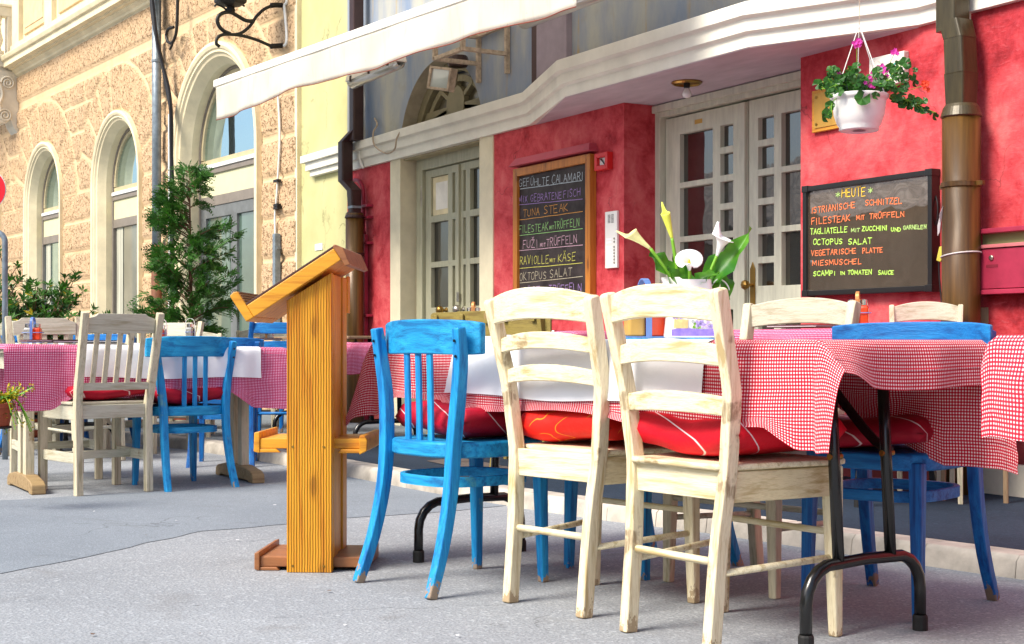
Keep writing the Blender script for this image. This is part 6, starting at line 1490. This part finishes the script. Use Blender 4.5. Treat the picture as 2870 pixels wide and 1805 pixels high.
# angle-iron bracket
AI = thing('angle_iron_bracket', 'empty rusty angle-iron bracket left from an air conditioner under the awning', 'bracket', (-9.0, W, 2.7))
def bar(p, q, name='bar', w=.035): g = MB(); p, q = Vector(p), Vector(q); sd_ = Vector((0, 1, 0)) if abs((q - p).normalized().y) < .8 else Vector((1, 0, 0)); g.sweep([p, q], sd_, w, w * .8); g.build(name, m_bracket, AI, .002)
A1 = (-8.78, -9.20); bz, tz, ot = 2.80, 3.02, .38
for x in A1:
    bar((x, W - .02, 2.66), (x, W - .02, 3.10)); bar((x, W - .03, bz), (x, W - ot, bz)); bar((x, W - .03, 3.00), (x, W - ot, 2.98)); bar((x, W - ot, bz - .01), (x, W - ot, 3.00))
bar((A1[0], W - ot, bz), (A1[1], W - ot, bz)); bar((A1[0], W - .04, 3.0), (A1[1], W - .04, 3.0))
# strip lights
def strip(label, p, q, gr=None):
    p, q = Vector(p), Vector(q); t = thing('strip_light', label, 'lamp', tuple((p + q) / 2), 0, 'strip lights under the awning'); d = (q - p).normalized(); up = Vector((0, 0, 1)); s = d.cross(up).normalized()
    g = MB(); g.hexa([p + s * .055 - up * 0, q + s * .055, q - s * .055, p - s * .055], [p + s * .045 + up * .045, q + s * .045 + up * .045, q - s * .045 + up * .045, p - s * .045 + up * .045]); g.build('housing', m_awnbar, t, .006)
    g = MB(); rows = []
    for e, k in ((p, .6), (p + d * .03, 1), (q - d * .03, 1), (q, .6)): rows.append([e + s * (.052 * math.cos(R(a))) * k - up * (.05 * math.sin(R(a)) * k + .001) for a in range(0, 181, 20)])
    g.grid(rows); g.build('diffuser', m_diffuser, t, smooth=True, fix=False)
    for f_ in (.12, .5, .88):
        g = MB(); c_ = p.lerp(q, f_); g.box(c_ + Vector((-.01, -.06, -.015)), c_ + Vector((.012, -.048, .03))); g.build('clip', m_pipe_choc, t)
strip('old strip light under the left end of the awning', onY(985, 232, 4.45), onY(1122, 172, 4.45)); strip('long strip light with a clear cover high on the grey wall', onY(1462, 62, 4.55), onY(1750, -48, 4.55))
# ceiling lamp
q = onG(1925, 228, 2.25); CL = thing('ceiling_lamp', 'bare bulb in an open round fitting on the mauve soffit', 'lamp', (q.x, q.y, 2.17))
g = MB(); g.lathe([(.001, .082), (.085, .082), (.090, .070), (.078, .060), (.074, .072), (.001, .073)], (0, 0, 0), 32); L(g, 'base_ring', m_brass, CL, smooth=False)
g = MB(); g.lathe([(.018, .07), (.018, .045), (.014, .04)], (0, 0, 0), 16); L(g, 'socket', m_iron, CL); g = MB(); g.lathe([(.012, .045), (.016, .035), (.027, .012), (.028, 0), (.022, -.012), (.001, -.018)], (0, 0, 0), 20); L(g, 'bulb', m_enamel, CL, smooth=True)

# ================================================================ AWNING
AWY = 3.9
AW = thing('awning', 'cream fabric awning with a hanging valance and white front bar', 'awning', (-9, AWY, 2.8))
p0, p1 = onY(606, 236, AWY), onY(1248, 10, AWY); dv = (p1 - p0); pe = p0 + dv * 1.36
g = MB(); n = 40; pts = [p0.lerp(pe, k / n) for k in range(n + 1)]; g.sweep(pts, (0, 1, 0), .055, .062); g.build('front_bar', m_awnbar, AW, .008)
v0 = p0 + dv * .012
def vdrop(s): return .285 - .05 * min(1, s * 3.) + .012 * math.sin(s * 14)
rows = []; N_ = 150; hem = []
for k in range(N_ + 1):
    s = k / N_; b = v0.lerp(pe, s); col = []
    for j in range(9):
        t = j / 8; wv = .018 * t * math.sin(s * 36) + .012 * t * math.sin(s * 16 + 1) + .006 * math.sin(s * 66 + t * 3) * t
        col.append(b + Vector((-.02 * t * (1 if s < .02 else 0), -.02 + wv, -.02 - vdrop(s) * t)))
    rows.append(col); hem.append(col[-1])
g = MB(); g.grid(rows); va = g.build('valance', m_awning, AW, smooth=True, fix=False); q = va.modifiers.new('t', 'SOLIDIFY'); q.thickness = .002
g = MB(); g.tube(hem, .003, 5); g.build('hem', m_hem, AW)
rows = []
for k in range(31):
    s = k / 30; b = p0.lerp(pe, s); e = Vector((b.x, W, b.z + .50)); rows.append([b.lerp(e, j / 8) + Vector((0, 0, .03 - .04 * math.sin(math.pi * j / 8))) for j in range(9)])
g = MB(); g.grid(rows); g.build('canopy', m_awning, AW, smooth=True, fix=False)
for s in (.22, .62):
    b = p0.lerp(pe, s); g = MB(); g.sweep([b + Vector((0, .02, -.03)), (b.x, W - .03, b.z + .44)], (1, 0, 0), .03, .045); g.build('arm', m_pipe_choc, AW, .003)

# ================================================================ THINGS ON THE OCHRE PALAZZO
def bpx(x, y, d=0.):
    r = ray(x, y); o2 = BP + BN * d; det = r[0] * (-BD.y) + BD.x * r[1]; t = (o2.x * (-BD.y) + BD.x * o2.y) / det; return Vector((r[0] * t, r[1] * t, H + r[2] * t))
DG = thing('grey_drainpipe', 'galvanised grey drainpipe, rusty at the foot, between two arched windows', 'drainpipe', tuple(bpx(441, 900, .12)))
a, b = bpx(439, 690, .12), bpx(443, -60, .12); b = Vector((a.x, a.y, b.z)); g = MB(); g.tube([a, b], .052, 20); g.build('upper_pipe', m_galv, DG, smooth=True)
g = MB(); g.tube([Vector((a.x, a.y, 0)), a + Vector((0, 0, .01))], .060, 20); g.build('lower_pipe', m_rust, DG, smooth=True)
c_ = bpx(440, 175, .12); g = MB(); g.lathe([(.056, 0), (.058, .005), (.058, .03), (.056, .035)], (a.x, a.y, c_.z), 20, cap=False); g.build('pipe_clamp', m_galv, DG)
P = spline([bpx(425, -40, .2), bpx(428, 30, .2), bpx(438, 110, .2), bpx(458, 190, .16), bpx(470, 250, .13), bpx(478, 320, .12), bpx(481, 420, .12), bpx(482, 560, .12), bpx(482, 900, .12)], 6)
CBL = thing('cable_bundle', 'black cable bundle curving off the grey drainpipe and running down the ochre wall', 'cable', tuple(bpx(480, 900, .1)))
for k in range(3):
    g = MB(); g.tube([p_ + BD * (-.028 * k + .02 * math.sin(i * .35 + k)) + BN * .01 * k for i, p_ in enumerate(P)], .021, 7); g.build('cable', m_cable, CBL)
g = MB(); g.box(bpx(474, 320, .05) - Vector((.01, .01, 0)), Vector((bpx(474, 320, .05).x + .05, bpx(474, 320, .05).y + .03, .3))); o = g.build('white_conduit', m_whitepl); tag(o, 'slim white cable duct beside the black cables on the ochre wall', 'conduit')
# lantern bracket on the palazzo
LB2 = thing('lantern_bracket', 'black wrought-iron scroll bracket carrying a lantern above the big arched window', 'lantern', tuple(bpx(800, 130, .02)))
w0 = bpx(798, 130, 0.); 
def lp(x, y):   # point in the plane that stands out from the wall through the bracket
    r = ray(x, y); d_ = BN; det = r[0] * (-d_.y) + d_.x * r[1]; t = (w0.x * (-d_.y) + d_.x * w0.y) / det; return Vector((r[0] * t, r[1] * t, H + r[2] * t))
def iron(P, r_=.016, name='scroll'): g = MB(); g.tube(spline([lp(*q) for q in P], 7), r_, 7); g.build(name, m_iron, LB2, smooth=True)
zz = lambda a, b: (560 + a / 7.57, b / 7.57)
iron([zz(*q) for q in ((420, 990), (385, 960), (350, 920), (360, 830), (410, 770), (500, 735), (620, 730), (800, 745), (1000, 785), (1200, 845), (1380, 920), (1520, 985))])
iron([zz(*q) for q in ((650, 720), (520, 665), (420, 570), (372, 450), (395, 350), (470, 285), (570, 260), (660, 265), (760, 315), (870, 380), (960, 430), (1060, 450), (1150, 440))], .019)
iron([zz(*q) for q in ((700, 735), (820, 720), (930, 670), (1040, 580), (1120, 480), (1180, 380), (1260, 290), (1360, 200), (1480, 140), (1560, 115))])
iron([zz(*q) for q in ((1500, 985), (1600, 975), (1780, 965))], .026, 'wall_arm'); iron([zz(*q) for q in ((1510, 118), (1620, 105), (1800, 112))], .026, 'wall_arm')
q = lp(*zz(650, 120)); 
for s_ in (-1, 1): iron([zz(620 + 20 * s_, 290), zz(610 + s_ * 80, 180), zz(610 + s_ * 180, 120), zz(620 + s_ * 270, 100), zz(630 + s_ * 320, 135)], .010, 'leaf_scroll')
b0 = lp(*zz(650, 280)); g = MB(); k_ = b0.z; t1 = lp(*zz(650, 95)).z; g.lathe([(.025, 0), (.05, .02), (.035, .06), (.05, t1 - k_ - .02), (.13, t1 - k_), (.155, t1 - k_ + .02), (.16, t1 - k_ + .08), (.15, t1 - k_ + .10)], b0, 6); g.build('lantern_base', m_iron, LB2)
g = MB(); g.lathe([(.145, t1 - k_ + .10), (.19, t1 - k_ + .55)], b0, 6, cap=False); g.build('lantern_glass', m_clear, LB2); g = MB(); g.lathe([(.20, t1 - k_ + .55), (.21, t1 - k_ + .58), (.08, t1 - k_ + .72), (.02, t1 - k_ + .80)], b0, 6); g.build('lantern_hood', m_iron, LB2)
P = [bpx(*zz(1850, -20), .04), bpx(*zz(1840, 60), .04), bpx(*zz(1800, 130), .04), bpx(*zz(1820, 400), .04), bpx(*zz(1845, 700), .04), bpx(*zz(1840, 900), .04), bpx(*zz(1790, 970), .04)]
g = MB(); g.tube(spline(P, 5), .014, 7); o = g.build('white_lamp_cable', m_whitepl); tag(o, 'white cable feeding the wrought-iron lantern bracket', 'cable')
CI = thing('iron_scroll_hook', 'small black iron scroll hook hanging beside the cable bundle', 'iron hook', tuple(bpx(492, 100, .1)))
g = MB(); g.tube(spline([bpx(498, -20, .15), bpx(497, 40, .15), bpx(494, 90, .15), bpx(484, 118, .15), bpx(472, 118, .15), bpx(466, 100, .15), bpx(472, 82, .15), bpx(486, 76, .15)], 6), .018, 7); g.tube(spline([bpx(484, 118, .15), bpx(482, 128, .15), bpx(476, 138, .15)], 4), .014, 6); g.build('scroll', m_iron, CI, smooth=True)
# slim conduit near the corner
CN = thing('wall_conduit', 'thin white cable entering a grey conduit at the corner of the ochre wall', 'conduit', tuple(bpx(770, 900, .06)))
P = [bpx(778, 250, .05), bpx(783, 330, .05), bpx(784, 400, .05), bpx(780, 480, .05), bpx(775, 560, .05), bpx(771, 600, .05), bpx(772, 660, .05)]
g = MB(); g.tube(spline(P, 5), .012, 7); g.build('cable', m_whitepl, CN, smooth=True)
a = bpx(775, 655, .07); g = MB(); g.box((a.x - .035, a.y - .03, .1), (a.x + .035, a.y + .03, a.z)); g.build('conduit_box', m_galv, CN, .005)
for yy_ in (507, 575, 583, 696):
    a = bpx(776, yy_, .06); g = MB(); g.box(a - Vector((.05, .02, .012)), a + Vector((.06, .02, .012))); g.build('clip', m_iron if yy_ < 600 else m_galv, CN)

# no-stopping sign and the galvanised hoop at the left edge
sgn = onZ(-42, 531, 9.2); SG = thing('road_sign', 'round red and blue no-stopping road sign at the left edge', 'road sign', (sgn.x, sgn.y, 0))
k_ = 9.2 / F; fwd = Vector((-S_, C_, 0)); rt = Vector((C_, S_, 0)); up = Vector((0, 0, 1))
def disc(r0, r1, d, name, mat):
    g = MB(); A = [2 * math.pi * i / 48 for i in range(48)]; rr_ = lambda r_, dd: [sgn + rt * math.cos(a) * r_ + up * math.sin(a) * r_ - fwd * dd for a in A]
    if r0 == 0: g.add(rr_(r1, d) + rr_(r1, d - .003), [tuple(range(48)), tuple(range(95, 47, -1))] + [(i, (i + 1) % 48, 48 + (i + 1) % 48, 48 + i) for i in range(48)])
    else: g.grid([rr_(r0, d - .003), rr_(r0, d), rr_(r1, d), rr_(r1, d - .003)], True)
    return g.build(name, mat, SG)
disc(0, 59 * k_, .0, 'disc_edge', m_whitepl); disc(0, 57 * k_, .0035, 'red_ring', plain('sign_red', (.80, .015, .03), .35, var=.03)); disc(0, 41 * k_, .007, 'blue_field', plain('sign_blue', (.03, .09, .55), .35, var=.03))
for a in (45, -45): 
    d_ = rt * math.cos(R(a)) + up * math.sin(R(a)); g = MB(); g.sweep([sgn - d_ * 44 * k_ - fwd * .0115, sgn + d_ * 44 * k_ - fwd * .0115], fwd.cross(d_), 13 * k_, .003); g.build('red_bar', bpy.data.materials['sign_red'], SG)
g = MB(); g.tube([(sgn.x, sgn.y + .04, 0), (sgn.x, sgn.y + .04, sgn.z + .3)], .028, 12); g.build('post', m_galv, SG, smooth=True)
a = onZ(14, 960, 9.0); HPp = thing('steel_hoop', 'galvanised steel hoop post at the left edge below the road sign', 'post', (a.x, a.y, 0)); zt_ = onZ(14, 655, 9.0).z
P = [Vector((a.x, a.y, 0)), Vector((a.x, a.y, zt_ - .05))] + [Vector((a.x, a.y, zt_ - .05)) - rt * .06 * (1 - math.cos(R(q))) + up * .06 * math.sin(R(q)) for q in (20, 45, 70, 90)] + [Vector((a.x, a.y, zt_ + .01)) - rt * .5]
g = MB(); g.tube(P, .018, 12); g.build('tube', m_galv, HPp, smooth=True)

# small litter on the ground
r = random.Random(8)
for k in range(16):
    x, y = r.uniform(50, 2300), r.uniform(1400, 1790); q = onG(x, y, .006); s = r.uniform(.004, .009)
    g = MB(); vs = [q + Vector((math.cos(a) * s * r.uniform(.6, 1.2), math.sin(a) * s * r.uniform(.6, 1.2), r.uniform(0, .002))) for a in (0, 1.2, 2.4, 3.6, 5)]; g.add(vs, [(0, 1, 2, 3, 4)])
    o = g.build('paper_scrap' if k % 2 else 'dry_leaf', m_linen if k % 2 else m_bark, fix=False); tag(o, 'tiny pale paper scrap lying on the asphalt' if k % 2 else 'tiny dry leaf fragment lying on the asphalt', 'litter', 'scraps of paper on the ground' if k % 2 else 'leaf fragments on the ground')
